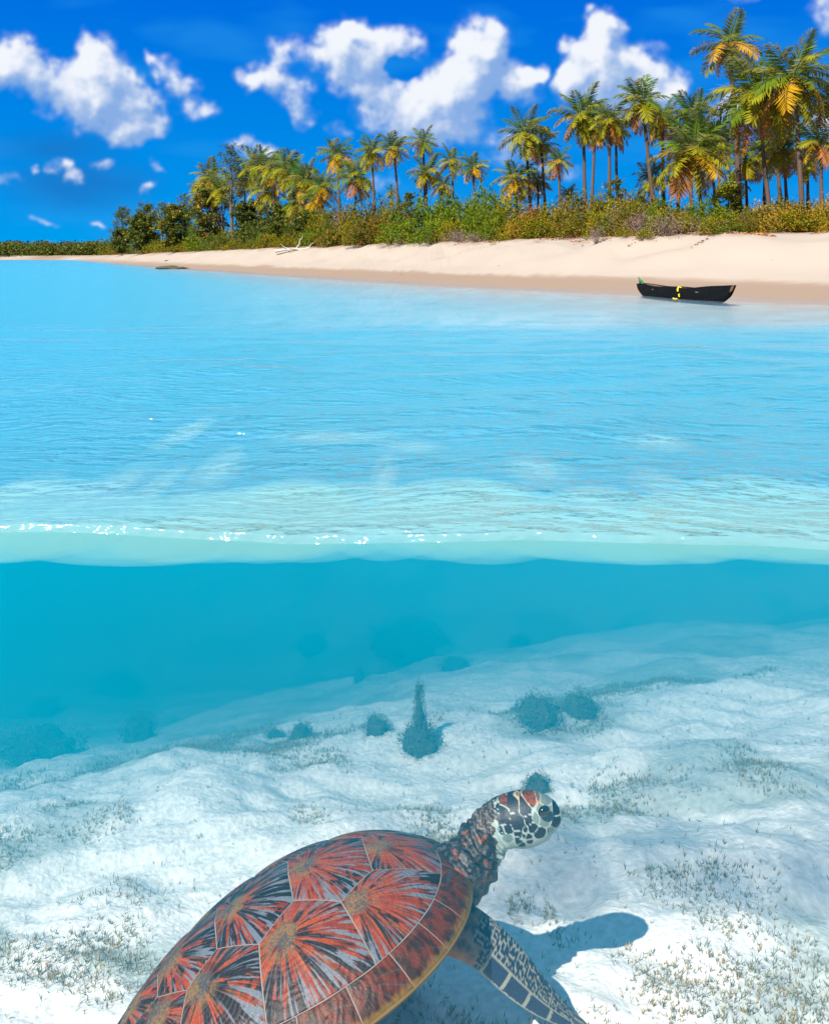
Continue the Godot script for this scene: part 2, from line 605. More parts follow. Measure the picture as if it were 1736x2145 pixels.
func build_glint_fog() -> void:
	# thin pale fog added under the surface to stand for its bright glints
	var glint_fog := FogMaterial.new()
	glint_fog.resource_name = "painted_glints"
	glint_fog.density = 1.2
	glint_fog.albedo = lin(0.50, 1.0, 0.97)
	var fr := RandomNumberGenerator.new()
	fr.seed = 3
	var holder := Node3D.new()
	holder.name = "bubble_clouds"
	add_child(holder)
	tag(holder, "pale soft fog added to stand for glints on the near surface", "painted_glints", "", "stuff")
	var tilt := -atan2(SWELL, EDGE_Z - SWELL_END)
	for q in [[240, 1000, 62, 45], [330, 1000, 30, 40], [390, 890, 28, 30], [440, 985, 45, 50], [805, 980, 26, 46], [690, 1070, 70, 45], [940, 1080, 70, 40], [1130, 965, 60, 26], [1255, 1045, 46, 36], [1370, 905, 70, 14], [1400, 1005, 60, 36], [1560, 1060, 46, 40], [700, 895, 130, 10], [860, 915, 70, 10], [30, 1010, 50, 40], [1700, 1050, 50, 46]]:
		for k in 3:
			var grow := [1.25, 0.8, 0.45][k] as float
			var cx: float = q[0] + fr.randfn() * q[2] * 0.30 * (1.0 if k > 0 else 0.0)
			var cy: float = q[1] + fr.randfn() * q[3] * 0.25 * (1.0 if k > 0 else 0.0)
			var a := hit_water(cx, cy + q[3] * grow)
			var b := hit_water(cx, cy - q[3] * grow)
			var f := FogVolume.new()
			f.name = "bubble_cloud"
			f.shape = RenderingServer.FOG_VOLUME_SHAPE_ELLIPSOID
			var mid := (a + b) * 0.5
			f.size = Vector3(2.0 * grow * q[2] / 1736.0 * 2.0 * TX * -mid.z, 0.030, maxf(0.12, a.distance_to(b)))
			f.material = glint_fog
			f.position = mid - Vector3(0, 0.040, 0)
			f.rotation.x = tilt
			if f.position.z + f.size.z * 0.5 < EDGE_Z - 0.01:
				holder.add_child(f, true)
			else:
				f.free()
	# more pale fog, added for the band of glints along the water line
	var fringe := glint_fog.duplicate()
	fringe.density = 6.0
	fringe.albedo = lin(0.34, 0.95, 0.97)
	for k in 26:
		var f := FogVolume.new()
		f.name = "bubble_cloud"
		f.shape = RenderingServer.FOG_VOLUME_SHAPE_ELLIPSOID
		var deep := fr.randf_range(0.35, 1.0)
		f.size = Vector3(fr.randf_range(0.22, 0.75), fr.randf_range(0.020, 0.045), deep)
		f.material = fringe
		f.rotation = Vector3(tilt, fr.randf_range(-0.25, 0.25), 0)
		var z := EDGE_Z - deep * 0.5 - 0.01
		f.position = Vector3(-1.15 + 2.3 * k / 25.0 + fr.randfn() * 0.06, swell(z) - 0.014 - f.size.y * 0.5, z)
		holder.add_child(f, true)

# ---------------------------------------------------------------- palms
var landmarks := [[255, "the seaward dark trees"], [305, "the dark feathery trees"], [365, "the bushy yellow-green tree"], [487, "the tall thin feathery tree"], [575, "the mid grove"], [650, "the last grove palms"], [716, "the first row palms"], [838, "the bent bare palm trunk"], [892, "the mid row palms"], [996, "the two-tiered small palm"], [1085, "the low drooping palm"], [1114, "the lone tall palm"], [1170, "the round yellow palm"], [1229, "the twin-trunked palms"], [1287, "the thin straight trunks"], [1375, "the starry-crowned palm"], [1472, "the broad low palm"], [1545, "the tallest palm"], [1616, "the big leaning palm"], [1680, "the tall straight palm"], [1752, "the last tall cluster palm"]]

func by_landmark(px: float) -> String:
	var best := 1e9
	var out := ""
	for q in landmarks:
		if absf(q[0] - px) < best:
			best = absf(q[0] - px)
			out = q[1]
	return out

var frond_meshes := []

func make_frond(droop: float, curl: float, seed_: int) -> ArrayMesh:
	# unit frond: root at the origin, running out along +x, arching down
	var r := RandomNumberGenerator.new()
	r.seed = seed_
	var pile := Pile.new()
	var pts := []
	var rad := []
	var a := 0.0
	var q := Vector3.ZERO
	var steps := 12
	for i in steps + 1:
		pts.append(q)
		rad.append(lerpf(0.018, 0.003, float(i) / steps))
		a = -droop * pow(float(i) / steps, curl)
		q += Vector3(cos(a), sin(a), 0) / steps
	pile.add_mesh(tube(pts, rad, 4))
	var n := 30
	for i in n:
		var s := lerpf(0.14, 1.0, float(i) / (n - 1))
		var k := s * steps
		var i0 := mini(int(k), steps - 1)
		var root: Vector3 = pts[i0].lerp(pts[i0 + 1], k - i0)
		var dir: Vector3 = (pts[i0 + 1] - pts[i0]).normalized()
		var up := Vector3(-dir.y, dir.x, 0)
		var ll := (0.12 + 0.24 * sin(PI * pow(clampf((s - 0.02) / 1.06, 0.0, 1.0), 0.75))) * r.randf_range(0.8, 1.15)
		for side in [-1.0, 1.0]:
			var out := Vector3(0, 0, side)
			var sweep := lerpf(0.35, 1.1, s) * r.randf_range(0.8, 1.2)
			var tip: Vector3 = root + (out + dir * sweep + up * r.randf_range(-0.75, -0.05)).normalized() * ll
			pile.leaf(root, tip, dir * 0.021, Color.WHITE)
	return pile.mesh(false)

func palm(px: float, py: float, rad_px: float, base_px: float, z: float, label: String, group: String, dense := 1.0, dry := 0.5) -> void:
	z = maxf(z, -veg_spot(base_px, 0.0).z + rng.randf_range(1.0, 5.0))
	var crown := at(px, py, z)
	var base := at(base_px, 520.0, z)
	base.y = ground(base.x, base.z) - 0.05
	if label.length() < 8:
		var tone := "yellowing" if dry > 0.58 else ("dark green" if dry < 0.35 else "green")
		var build := "broad-crowned" if rad_px > 45.0 else ("small-crowned" if rad_px < 33.0 else "round-crowned")
		var where: String = {"grove": "crowded in beside ", "row": "standing near ", "back": "half hidden behind "}[label]
		label = "%s %s coconut palm %s%s" % [build, tone, where, by_landmark(base_px)]
	var t := thing("coconut_palm", label, "palm tree", base, 0.0, group)
	var height := crown.y - base.y
	var rr := rad_px / 1736.0 * 2.0 * TX * z
	# trunk
	var pts := []
	var rad := []
	var lean := crown - base
	var steps := 12
	var bow := Vector3(rng.randf_range(-0.3, 0.3), 0, rng.randf_range(-0.3, 0.3)) * height * 0.06
	for i in steps + 1:
		var s := float(i) / steps
		var q := Vector3(lean.x * pow(s, 1.5), lean.y * s, lean.z * s) + bow * sin(PI * s)
		pts.append(q)
		rad.append((lerpf(0.19, 0.105, s) + 0.10 * exp(-s * 14.0)) * clampf(height / 10.0, 0.75, 1.1) * rng.randf_range(0.95, 1.05))
	obj("trunk", tube(pts, rad, 9, 0.25), M.palm_bark, t)
	# fronds
	var count := int(rng.randi_range(20, 25) * dense)
	var spin := rng.randf() * TAU
	var mats := ["frond_dark", "frond_green", "frond_yellow_green", "frond_yellow", "frond_brown"]
	for i in count:
		var age := (i + 0.5) / count
		var az := spin + i * 2.39996 + rng.randf_range(-0.3, 0.3)
		var el := deg_to_rad(lerpf(78.0, -46.0, pow(age, 0.95)) + rng.randf_range(-9.0, 9.0))
		var kind := 0 if age < 0.22 else (1 if age < 0.55 else (2 if age < 0.85 else 3))
		var pick := age * 2.6 + rng.randf_range(-0.7, 0.9) + (dry - 0.5) * 1.6
		var m: String = mats[clampi(int(pick + 0.7), 0, 4)]
		if age > 0.88 and rng.randf() < dry: m = "frond_brown"
		var f := obj("frond", frond_meshes[kind * 2 + i % 2], M[m], t)
		var size := rr * rng.randf_range(1.08, 1.38)
		var bs := Basis(Vector3.UP, az) * Basis(Vector3.BACK, el) * Basis(Vector3.RIGHT, rng.randf_range(-0.5, 0.5))
		f.transform = Transform3D(bs.scaled_local(Vector3.ONE * size), pts[-1] + Vector3(0, 0.02, 0))

func build_palms() -> void:
	frond_meshes = [make_frond(0.7, 1.8, 1), make_frond(0.95, 1.6, 2), make_frond(1.35, 1.15, 3), make_frond(1.15, 1.3, 4), make_frond(1.25, 0.9, 5), make_frond(1.0, 1.0, 6), make_frond(0.75, 0.8, 7), make_frond(0.9, 0.7, 8)]
	var g := "coconut palms behind the beach scrub"
	var grove := "grove"
	var row := "row"
	var back := "back"
	# crown x, y, radius, trunk foot x, distance, label
	var list := [
		[1525, 92, 62, 1545, 58, "tallest coconut palm, its ragged crown standing clear above all others", 0.95, 0.55],
		[1590, 205, 92, 1616, 52, "big coconut palm with a leaning trunk and wide spreading crown", 1.15, 0.45],
		[1662, 165, 84, 1680, 50, "tall straight coconut palm with upright fronds beside the leaning palm", 1.1, 0.5],
		[1452, 325, 78, 1472, 54, "broad low coconut palm with long drooping yellow fronds and dry skirt", 1.2, 0.6],
		[1452, 240, 50, 1450, 62, "dark green topped coconut palm behind the broad low palm", 1.0, 0.3],
		[1345, 215, 54, 1375, 60, "coconut palm with starry open crown next to the round white cloud", 1.0, 0.5],
		[1388, 250, 46, 1392, 64, back, 1.0, 0.6],
		[1218, 245, 56, 1222, 58, "bushy coconut palm with twin trunks beneath it and brown hanging fronds", 1.1, 0.6],
		[1246, 268, 42, 1236, 61, "smaller coconut palm of the twin pair, partly hidden by its neighbour", 1.0, 0.6],
		[1276, 252, 46, 1276, 60, "coconut palm with a straight thin trunk right of the twin pair", 1.0, 0.5],
		[1290, 275, 38, 1298, 63, "coconut palm with a slightly bent trunk behind the thin straight one", 0.9, 0.5],
		[1100, 280, 52, 1114, 66, "lone tall coconut palm with open starry crown above the red-leaved bush", 1.0, 0.45],
		[1134, 305, 36, 1146, 70, "coconut palm half hidden behind the lone tall palm", 0.9, 0.6],
		[1168, 338, 32, 1170, 68, "short palm with a round yellow crown beside the lone tall palm", 0.85, 0.7],
		[1080, 378, 42, 1085, 66, "low yellow-green palm with drooping fronds left of the lone tall palm", 1.0, 0.65],
		[1125, 380, 30, 1126, 72, "low yellowing palm behind the red-leaved bush", 0.9, 0.7],
		[1190, 405, 22, 1192, 70, "stunted dark green palm just above the scrub", 0.8, 0.2],
		[1365, 372, 40, 1372, 62, "dark low palm with splayed fronds left of the broad low palm", 0.9, 0.2],
		[1560, 335, 46, 1566, 60, back, 1.0, 0.5], [1512, 300, 44, 1500, 63, back, 1.0, 0.5], [1640, 315, 52, 1650, 56, back, 1.0, 0.5], [1718, 300, 54, 1722, 50, back, 1.0, 0.5], [1745, 210, 60, 1752, 52, back, 1.0, 0.5], [1600, 330, 44, 1598, 62, back, 1.0, 0.6], [1420, 300, 44, 1418, 66, back, 1.0, 0.6], [1690, 345, 36, 1692, 58, back, 0.9, 0.4], [1540, 385, 30, 1540, 62, back, 0.8, 0.5], [1480, 290, 40, 1500, 66, back, 0.9, 0.5], [1625, 240, 50, 1640, 60, back, 0.9, 0.5],
		[990, 350, 30, 996, 82, "last small palm of the loose row, two tiers of drooping fronds", 0.9, 0.6],
		[944, 338, 30, 953, 84, row, 0.9, 0.5], [893, 362, 36, 891, 82, row, 1.0, 0.5], [928, 388, 26, 912, 84, row, 0.9, 0.65], [885, 298, 30, 892, 86, row, 0.9, 0.55], [824, 312, 34, 838, 84, "tall palm with a bent bare trunk at the start of the loose row", 1.0, 0.5], [778, 318, 34, 786, 88, row, 0.95, 0.5], [745, 372, 44, 744, 84, row, 1.1, 0.55], [706, 325, 38, 716, 92, row, 1.0, 0.45],
		[820, 402, 14, 822, 88, "tiny young palm showing between bare trunks", 0.6, 0.2],
		[678, 392, 36, 676, 96, grove, 1.0, 0.5], [640, 382, 42, 640, 98, grove, 1.1, 0.6], [605, 362, 44, 606, 102, grove, 1.1, 0.7], [572, 355, 38, 574, 106, grove, 1.0, 0.5], [540, 348, 40, 540, 108, grove, 1.0, 0.45], [512, 372, 36, 514, 110, grove, 1.0, 0.5], [440, 375, 38, 445, 118, grove, 1.1, 0.7], [462, 400, 36, 466, 116, grove, 1.0, 0.7], [420, 410, 30, 424, 122, grove, 1.0, 0.7], [560, 400, 40, 562, 104, grove, 1.0, 0.6], [660, 420, 34, 660, 96, grove, 1.0, 0.5], [625, 425, 34, 625, 102, grove, 1.0, 0.5],
	]
	for q in list:
		palm(q[0], q[1], q[2], q[3], q[4], q[5], g, q[6], q[7])

# ---------------------------------------------------------------- shrubs and trees
func make_foliage(seed_: int, clumps: int, per: int, leaf: float, tones: Array, spread := 0.30, flat := 0.0) -> ArrayMesh:
	# fills the upper part of a unit ball (radius 1 across, height 1)
	var r := RandomNumberGenerator.new()
	r.seed = seed_
	var pile := Pile.new()
	for i in clumps:
		var a := r.randf() * TAU
		var rr := sqrt(r.randf())
		var top := sqrt(maxf(0.0, 1.0 - rr * rr)) * r.randf_range(0.80, 1.12)
		var y := top * pow(r.randf(), 0.40 + flat)
		var c := Vector3(cos(a) * rr, y, sin(a) * rr)
		var tone: Color = tones[r.randi() % tones.size()]
		var s := spread * r.randf_range(0.6, 1.25)
		for k in per:
			var d := Vector3(r.randfn(), r.randfn() * 0.75, r.randfn()) * 0.5 * s
			var root := c + d
			if root.y < 0.02: root.y = r.randf() * 0.1
			var dir := (d.normalized() * 0.6 + Vector3(r.randfn(), r.randf_range(-0.2, 1.2), r.randfn())).normalized()
			var side := dir.cross(Vector3(r.randfn(), r.randfn(), r.randfn())).normalized()
			var l := leaf * r.randf_range(0.6, 1.3)
			var v := r.randf_range(0.72, 1.25)
			pile.leaf(root, root + dir * l, side * l * 0.30, Color(tone.r * v, tone.g * v, tone.b * v))
	return pile.mesh()

func make_twigs(seed_: int, n: int, r0: float, tall: float) -> ArrayMesh:
	var r := RandomNumberGenerator.new()
	r.seed = seed_
	var pile := Pile.new()
	for i in n:
		var a := r.randf() * TAU
		var out := r.randf_range(0.15, 0.85)
		var q := Vector3(cos(a) * 0.08, 0, sin(a) * 0.08)
		var pts := [q]
		var rad := [r0]
		var goal := Vector3(cos(a) * out, tall * sqrt(1.0 - out * out) * r.randf_range(0.7, 1.05), sin(a) * out)
		for k in 4:
			var s := (k + 1) / 4.0
			pts.append(q.lerp(goal, s) + Vector3(r.randfn(), r.randfn(), r.randfn()) * 0.035)
			rad.append(r0 * (1.0 - 0.8 * s))
		pile.add_mesh(tube(pts, rad, 4))
		for k in 3:
			var from: Vector3 = pts[2 + k % 3]
			var to := from + Vector3(r.randfn(), r.randf_range(0.1, 1.0), r.randfn()) * 0.22
			pile.add_mesh(tube([from, from.lerp(to, 0.5) + Vector3(r.randfn(), r.randfn(), r.randfn()) * 0.02, to], [r0 * 0.45, r0 * 0.3, r0 * 0.1], 3))
	return pile.mesh(false)

func build_shrubs() -> void:
	var yg := [Color(0.105, 0.110, 0.005), Color(0.145, 0.125, 0.006), Color(0.065, 0.085, 0.006), Color(0.165, 0.105, 0.008)]
	var ol := [Color(0.080, 0.078, 0.008), Color(0.115, 0.085, 0.010), Color(0.055, 0.066, 0.008), Color(0.135, 0.080, 0.014)]
	var gr := [Color(0.045, 0.085, 0.006), Color(0.070, 0.105, 0.006), Color(0.110, 0.130, 0.007)]
	var dk := [Color(0.042, 0.062, 0.010), Color(0.052, 0.075, 0.012), Color(0.070, 0.080, 0.012)]
	var rd := [Color(0.20, 0.055, 0.020), Color(0.26, 0.085, 0.020), Color(0.16, 0.10, 0.02)]
	var dr := [Color(0.16, 0.115, 0.10), Color(0.12, 0.085, 0.075), Color(0.15, 0.13, 0.06)]
	var og := [Color(0.20, 0.13, 0.012), Color(0.24, 0.14, 0.016), Color(0.15, 0.13, 0.012)]
	var kinds := {
		"yellow": [[make_foliage(1, 80, 30, 0.092, yg), make_foliage(2, 80, 30, 0.092, yg)], "yellow-green shrub", "yellow-green shrubs"],
		"olive": [[make_foliage(3, 80, 30, 0.088, ol), make_foliage(4, 80, 30, 0.088, ol)], "dull olive shrub", "olive shrubs"],
		"green": [[make_foliage(5, 85, 30, 0.092, gr), make_foliage(6, 85, 30, 0.092, gr)], "fresh green shrub", "green shrubs"],
		"dark": [[make_foliage(7, 90, 30, 0.080, dk), make_foliage(8, 90, 30, 0.080, dk)], "dark green thicket shrub", "dark thicket shrubs"],
		"red": [[make_foliage(9, 60, 20, 0.10, rd)], "rust-red leaved bush", "red-leaved bush"],
		"dry": [[make_foliage(10, 46, 12, 0.07, dr), make_foliage(11, 46, 12, 0.07, dr)], "grey-purple dry twiggy bush", "dry twiggy bushes"],
		"orange": [[make_foliage(12, 80, 30, 0.088, og), make_foliage(13, 80, 30, 0.088, og)], "orange-tinged olive shrub", "orange-tinged shrubs"],
	}
	var twigs := [make_twigs(1, 9, 0.022, 0.85), make_twigs(2, 9, 0.022, 0.85)]
	var dry_twigs := [make_twigs(3, 30, 0.018, 0.95), make_twigs(4, 30, 0.018, 0.95)]
	var grey := mat("dry_twig", lin(0.17, 0.12, 0.115), 0.95, 0.2)
	# x, top y, half width px, kind, distance
	var list := []
	var r := RandomNumberGenerator.new()
	r.seed = 77
	# the long belt of scrub, from the near right to the far left
	var tops := [[250, 505], [330, 480], [420, 470], [520, 470], [600, 465], [700, 440], [760, 425], [820, 425], [900, 425], [970, 415], [1010, 408], [1060, 428], [1110, 430], [1160, 420], [1220, 408], [1300, 398], [1360, 402], [1420, 412], [1480, 420], [1540, 430], [1600, 420], [1660, 412], [1736, 415], [1800, 410]]
	var px := 240.0
	while px < 1790.0:
		var tx_ := []
		var ty_ := []
		for q in tops:
			tx_.append(float(q[0])); ty_.append(float(q[1]))
		var top := ramp(px, tx_, ty_)
		var kind := "yellow"
		var v := r.randf()
		if px < 690.0: kind = "green" if v < 0.3 else ("dark" if v < 0.6 else "yellow")
		elif px < 860.0: kind = "yellow" if v < 0.6 else "olive"
		elif px < 1040.0: kind = "green" if v < 0.75 else "yellow"
		elif px < 1250.0: kind = "yellow" if v < 0.5 else "olive"
		elif px < 1590.0: kind = "olive" if v < 0.55 else ("yellow" if v < 0.9 else "green")
		else: kind = "orange" if v < 0.7 else "olive"
		var half := r.randf_range(26.0, 58.0) * (0.75 if px < 700.0 else 1.0)
		list.append([px, top + r.randf_range(-16.0, 18.0), half, kind, 0.0])
		if r.randf() < 0.75: list.append([px + r.randf_range(-20.0, 20.0), top + r.randf_range(18.0, 42.0), half * 0.75, kind if r.randf() < 0.6 else "yellow", -2.6])
		px += half * r.randf_range(0.62, 0.85)
	list.append_array([[1110, 436, 36, "red", -1.5], [1095, 458, 24, "red", -2.4],
		[1290, 428, 40, "dry", -3.4], [1340, 440, 44, "dry", -3.8], [1395, 440, 48, "dry", -3.6], [1455, 452, 44, "dry", -3.2], [1510, 458, 42, "dry", -3.0], [960, 480, 44, "dry", -3.6], [1000, 486, 40, "dry", -3.8], [720, 440, 40, "dry", -1.6], [830, 486, 26, "dry", -3.0], [1250, 470, 22, "dry", -4.4],
		[1310, 480, 22, "yellow", -4.8], [1350, 486, 18, "yellow", -5.0], [900, 470, 34, "green", -3.6], [1560, 440, 30, "olive", -2.0],
		[400, 495, 18, "yellow", -3.0], [370, 505, 14, "green", -3.0], [560, 486, 26, "yellow", -3.0], [650, 480, 30, "green", -3.0], [600, 492, 22, "yellow", -3.4], [465, 490, 22, "dark", -3.0], [505, 478, 26, "dark", -2.0],
		[800, 470, 36, "yellow", -3.0], [760, 470, 34, "olive", -2.6], [1180, 462, 34, "olive", -2.8], [1220, 455, 36, "yellow", -2.6], [1700, 440, 50, "orange", -2.0], [1640, 438, 44, "orange", -2.0],
	])
	for q in list:
		var base := veg_spot(q[0], q[4] + noise_c.get_noise_1d(q[0] * 1.1) * 2.2)
		var z := -base.z
		var rad: float = q[2] / 1736.0 * 2.0 * TX * z
		var tall: float = maxf(0.5, at(q[0], q[1], z).y - base.y)
		var k: Array = kinds[q[3]]
		if q[0] < 420.0 and tall > 4.0: tall = 4.0
		var build := "tall" if tall > 3.2 else ("low" if tall < 1.6 else "medium")
		if tall > 2.2 and tall <= 3.2: build = "broad"
		var where := "behind the scrub front below" if q[4] > -1.0 else ("amid the scrub below" if q[4] > -2.9 else "on the sand edge below")
		var t := thing("shrub", "%s %s %s %s" % [build, k[1], where, by_landmark(q[0])], "shrub", base, r.randf() * TAU, k[2])
		var f := obj("foliage", k[0][r.randi() % k[0].size()], M.leaves, t)
		f.scale = Vector3(rad, tall * 0.95, rad * r.randf_range(0.9, 1.2))
		var s := obj("stems", (dry_twigs if q[3] == "dry" else twigs)[r.randi() % 2], grey if q[3] == "dry" else M.twig, t)
		s.scale = f.scale * 0.98

# the place along that line of sight where the scrub begins, moved back by some metres
func veg_spot(px: float, back: float) -> Vector3:
	var z := 26.0
	while z < 520.0:
		var p := at(px, 500.0, z)
		if inland(p.x, p.z) > 14.5 + back: return Vector3(p.x, ground(p.x, p.z) - 0.05, p.z)
		z += 0.4 if z < 120.0 else 1.5
	return at(px, 500.0, 400.0)

func make_tree(called: String, label: String, group: String, px: float, top: float, half_px: float, z: float, leafy: float, tones: Array, seed_: int, needle := true, crown_from := 0.25) -> void:
	var r := RandomNumberGenerator.new()
	r.seed = seed_
	if z <= 0.0: z = -veg_spot(px, z).z
	var base := at(px, 520.0, z)
	base.y = ground(base.x, base.z) - 0.1
	var h := at(px, top, z).y - base.y
	var rad := half_px / 1736.0 * 2.0 * TX * z
	var t := thing(called, label, "tree", base, 0.0, group)
	var wood := Pile.new()
	var pts := []
	var rr := []
	var sway := Vector3(r.randfn(), 0, r.randfn()) * 0.04 * h
	for i in 11:
		var s := i / 10.0
		pts.append(Vector3(0, h * s * 0.97, 0) + sway * sin(s * 2.4) + Vector3(r.randfn(), 0, r.randfn()) * 0.008 * h)
		rr.append(lerpf(0.020, 0.002, s) * h)
	obj("trunk", tube(pts, rr, 8), M.twig, t)
	var leaves := Pile.new()
	var limbs := int(22 + 16 * leafy)
	for i in limbs:
		var s := lerpf(crown_from, 0.98, pow((i + 0.5) / limbs, 0.9))
		var k := s * 10.0
		var from: Vector3 = pts[int(k)].lerp(pts[mini(int(k) + 1, 10)], k - int(k))
		var a := i * 2.4 + r.randf()
		var prof := sin(PI * clampf((s - crown_from) / (1.02 - crown_from) * 0.85 + 0.15, 0.0, 1.0))
		var out := rad * (0.25 + 0.85 * prof) * r.randf_range(0.55, 1.15)
		var tip := from + Vector3(cos(a) * out, out * r.randf_range(0.15, 0.75), sin(a) * out)
		var mid := from.lerp(tip, 0.5) + Vector3(r.randfn(), r.randfn(), r.randfn()) * out * 0.08
		wood.add_mesh(tube([from, mid, tip], [0.006 * h * (1.2 - s), 0.004 * h * (1.2 - s), 0.0008 * h], 4))
		for c in int(7 * leafy) + 2:
			var u := r.randf_range(0.3, 1.05)
			var at_ := from.lerp(mid, u * 2.0) if u < 0.5 else mid.lerp(tip, u * 2.0 - 1.0)
			at_ += Vector3(r.randfn(), r.randfn(), r.randfn()) * out * 0.10
			var tone: Color = tones[r.randi() % tones.size()]
			for m in 16:
				var v := r.randf_range(0.7, 1.3)
				var d := Vector3(r.randfn(), r.randfn() * 0.8 - (0.5 if needle else -0.3), r.randfn()).normalized()
				var l := rad * r.randf_range(0.10, 0.24) * (1.0 if needle else 0.75)
				var o := at_ + Vector3(r.randfn(), r.randfn(), r.randfn()) * rad * 0.07
				leaves.leaf(o, o + d * l, d.cross(Vector3(r.randfn(), r.randfn(), r.randfn())).normalized() * l * (0.08 if needle else 0.28), Color(tone.r * v, tone.g * v, tone.b * v))
	obj("limbs", wood.mesh(false), M.twig, t)
	obj("crown", leaves.mesh(), M.leaves, t)

func build_trees() -> void:
	var dk := [Color(0.040, 0.060, 0.012), Color(0.050, 0.072, 0.014), Color(0.068, 0.078, 0.014)]
	var md := [Color(0.055, 0.075, 0.010), Color(0.085, 0.095, 0.012), Color(0.12, 0.10, 0.014), Color(0.04, 0.06, 0.01)]
	var br := [Color(0.13, 0.075, 0.016), Color(0.09, 0.07, 0.014), Color(0.06, 0.065, 0.012)]
	var g := "feathery trees at the far end of the beach"
	make_tree("casuarina_tree", "tall thin-crowned feathery tree rising above the palm grove", g, 487, 296, 40, -2, 0.45, dk, 1, true, 0.42)
	make_tree("casuarina_tree", "dark feathery tree at the seaward tip of the grove", g, 262, 432, 24, -1, 0.9, dk, 2)
	make_tree("casuarina_tree", "dark feathery tree second from the seaward tip", g, 305, 425, 28, -2, 1.0, dk, 3)
	make_tree("casuarina_tree", "wispy dark tree leaning among yellowish trees", g, 388, 402, 24, -1, 0.5, dk, 4)
	make_tree("casuarina_tree", "small bare-topped dark tree beside the bushy yellow-green tree", g, 340, 420, 20, -1, 0.5, dk, 5, true, 0.4)
	make_tree("broadleaf_tree", "bushy yellow-green tree at the head of the narrow beach", "bushy trees at the far end of the beach", 365, 430, 40, -4, 1.3, md, 6, false, 0.08)
	make_tree("broadleaf_tree", "dark olive bushy tree between feathery dark trees", "bushy trees at the far end of the beach", 300, 455, 38, -4, 1.4, dk + md, 7, false, 0.05)
	make_tree("broadleaf_tree", "brownish drooping tree below the first grove palms", "bushy trees at the far end of the beach", 445, 395, 38, -1, 1.3, br + md, 8, false, 0.12)
	make_tree("broadleaf_tree", "deep green round understorey tree under the first grove palms", "bushy trees at the far end of the beach", 520, 425, 40, -0.5, 1.3, dk, 9, false, 0.05)
	make_tree("broadleaf_tree", "olive understorey tree under the middle of the grove", "bushy trees at the far end of the beach", 585, 435, 40, -0.5, 1.2, dk + md, 10, false, 0.05)
	make_tree("broadleaf_tree", "dark understorey tree under the last grove palms", "bushy trees at the far end of the beach", 645, 445, 36, -0.5, 1.2, dk + md, 11, false, 0.05)
	make_tree("broadleaf_tree", "low dark tree at the very tip of the sandy point", "bushy trees at the far end of the beach", 255, 482, 24, -5, 1.2, dk, 12, false, 0.05)
	make_tree("broadleaf_tree", "small round-headed green tree standing in the loose palm row", "small trees in the loose palm row", 860, 400, 22, 80, 0.9, md, 13, false, 0.1)
	make_tree("broadleaf_tree", "sparse yellow-green sapling poking above the olive scrub", "small trees in the loose palm row", 1292, 372, 26, 58, 0.5, md, 14, false, 0.3)
	make_tree("broadleaf_tree", "leafy yellow-green tree among the trunks of the tall cluster", "small trees in the loose palm row", 1520, 385, 40, 58, 0.8, [Color(0.16, 0.17, 0.014), Color(0.12, 0.13, 0.012)], 15, false, 0.15)
	# the far shore: one dark mass of trees
	var r := RandomNumberGenerator.new()
	r.seed = 400
	var pile := Pile.new()
	for i in 420:
		var px := r.randf_range(-140.0, 262.0)
		var z := r.randf_range(560.0, 640.0)
		var top := at(px, 512.0 + noise_a.get_noise_1d(px * 3.0) * 10.0 + r.randf_range(-6.0, 10.0) - maxf(0.0, px - 150.0) * 0.06, z)
		var h := top.y - 0.5
		for k in 100:
			var v := r.randf_range(0.6, 1.3)
			var tone: Color = dk[r.randi() % 3].lerp(md[r.randi() % 4], 0.35)
			var o := Vector3(top.x + r.randfn() * 3.0, 0.5 + h * pow(r.randf(), 0.6), top.z + r.randfn() * 3.0)
			var d := Vector3(r.randfn(), r.randf_range(-0.4, 1.0), r.randfn()).normalized()
			var l := r.randf_range(0.8, 1.7)
			pile.leaf(o, o + d * l, d.cross(Vector3(r.randfn(), r.randfn(), r.randfn())).normalized() * l * 0.3, Color(tone.r * v, tone.g * v, tone.b * v))
	tag(obj("far_woodland", pile.mesh(), M.leaves), "low dark line of woods on the far shore", "woods", "", "stuff")

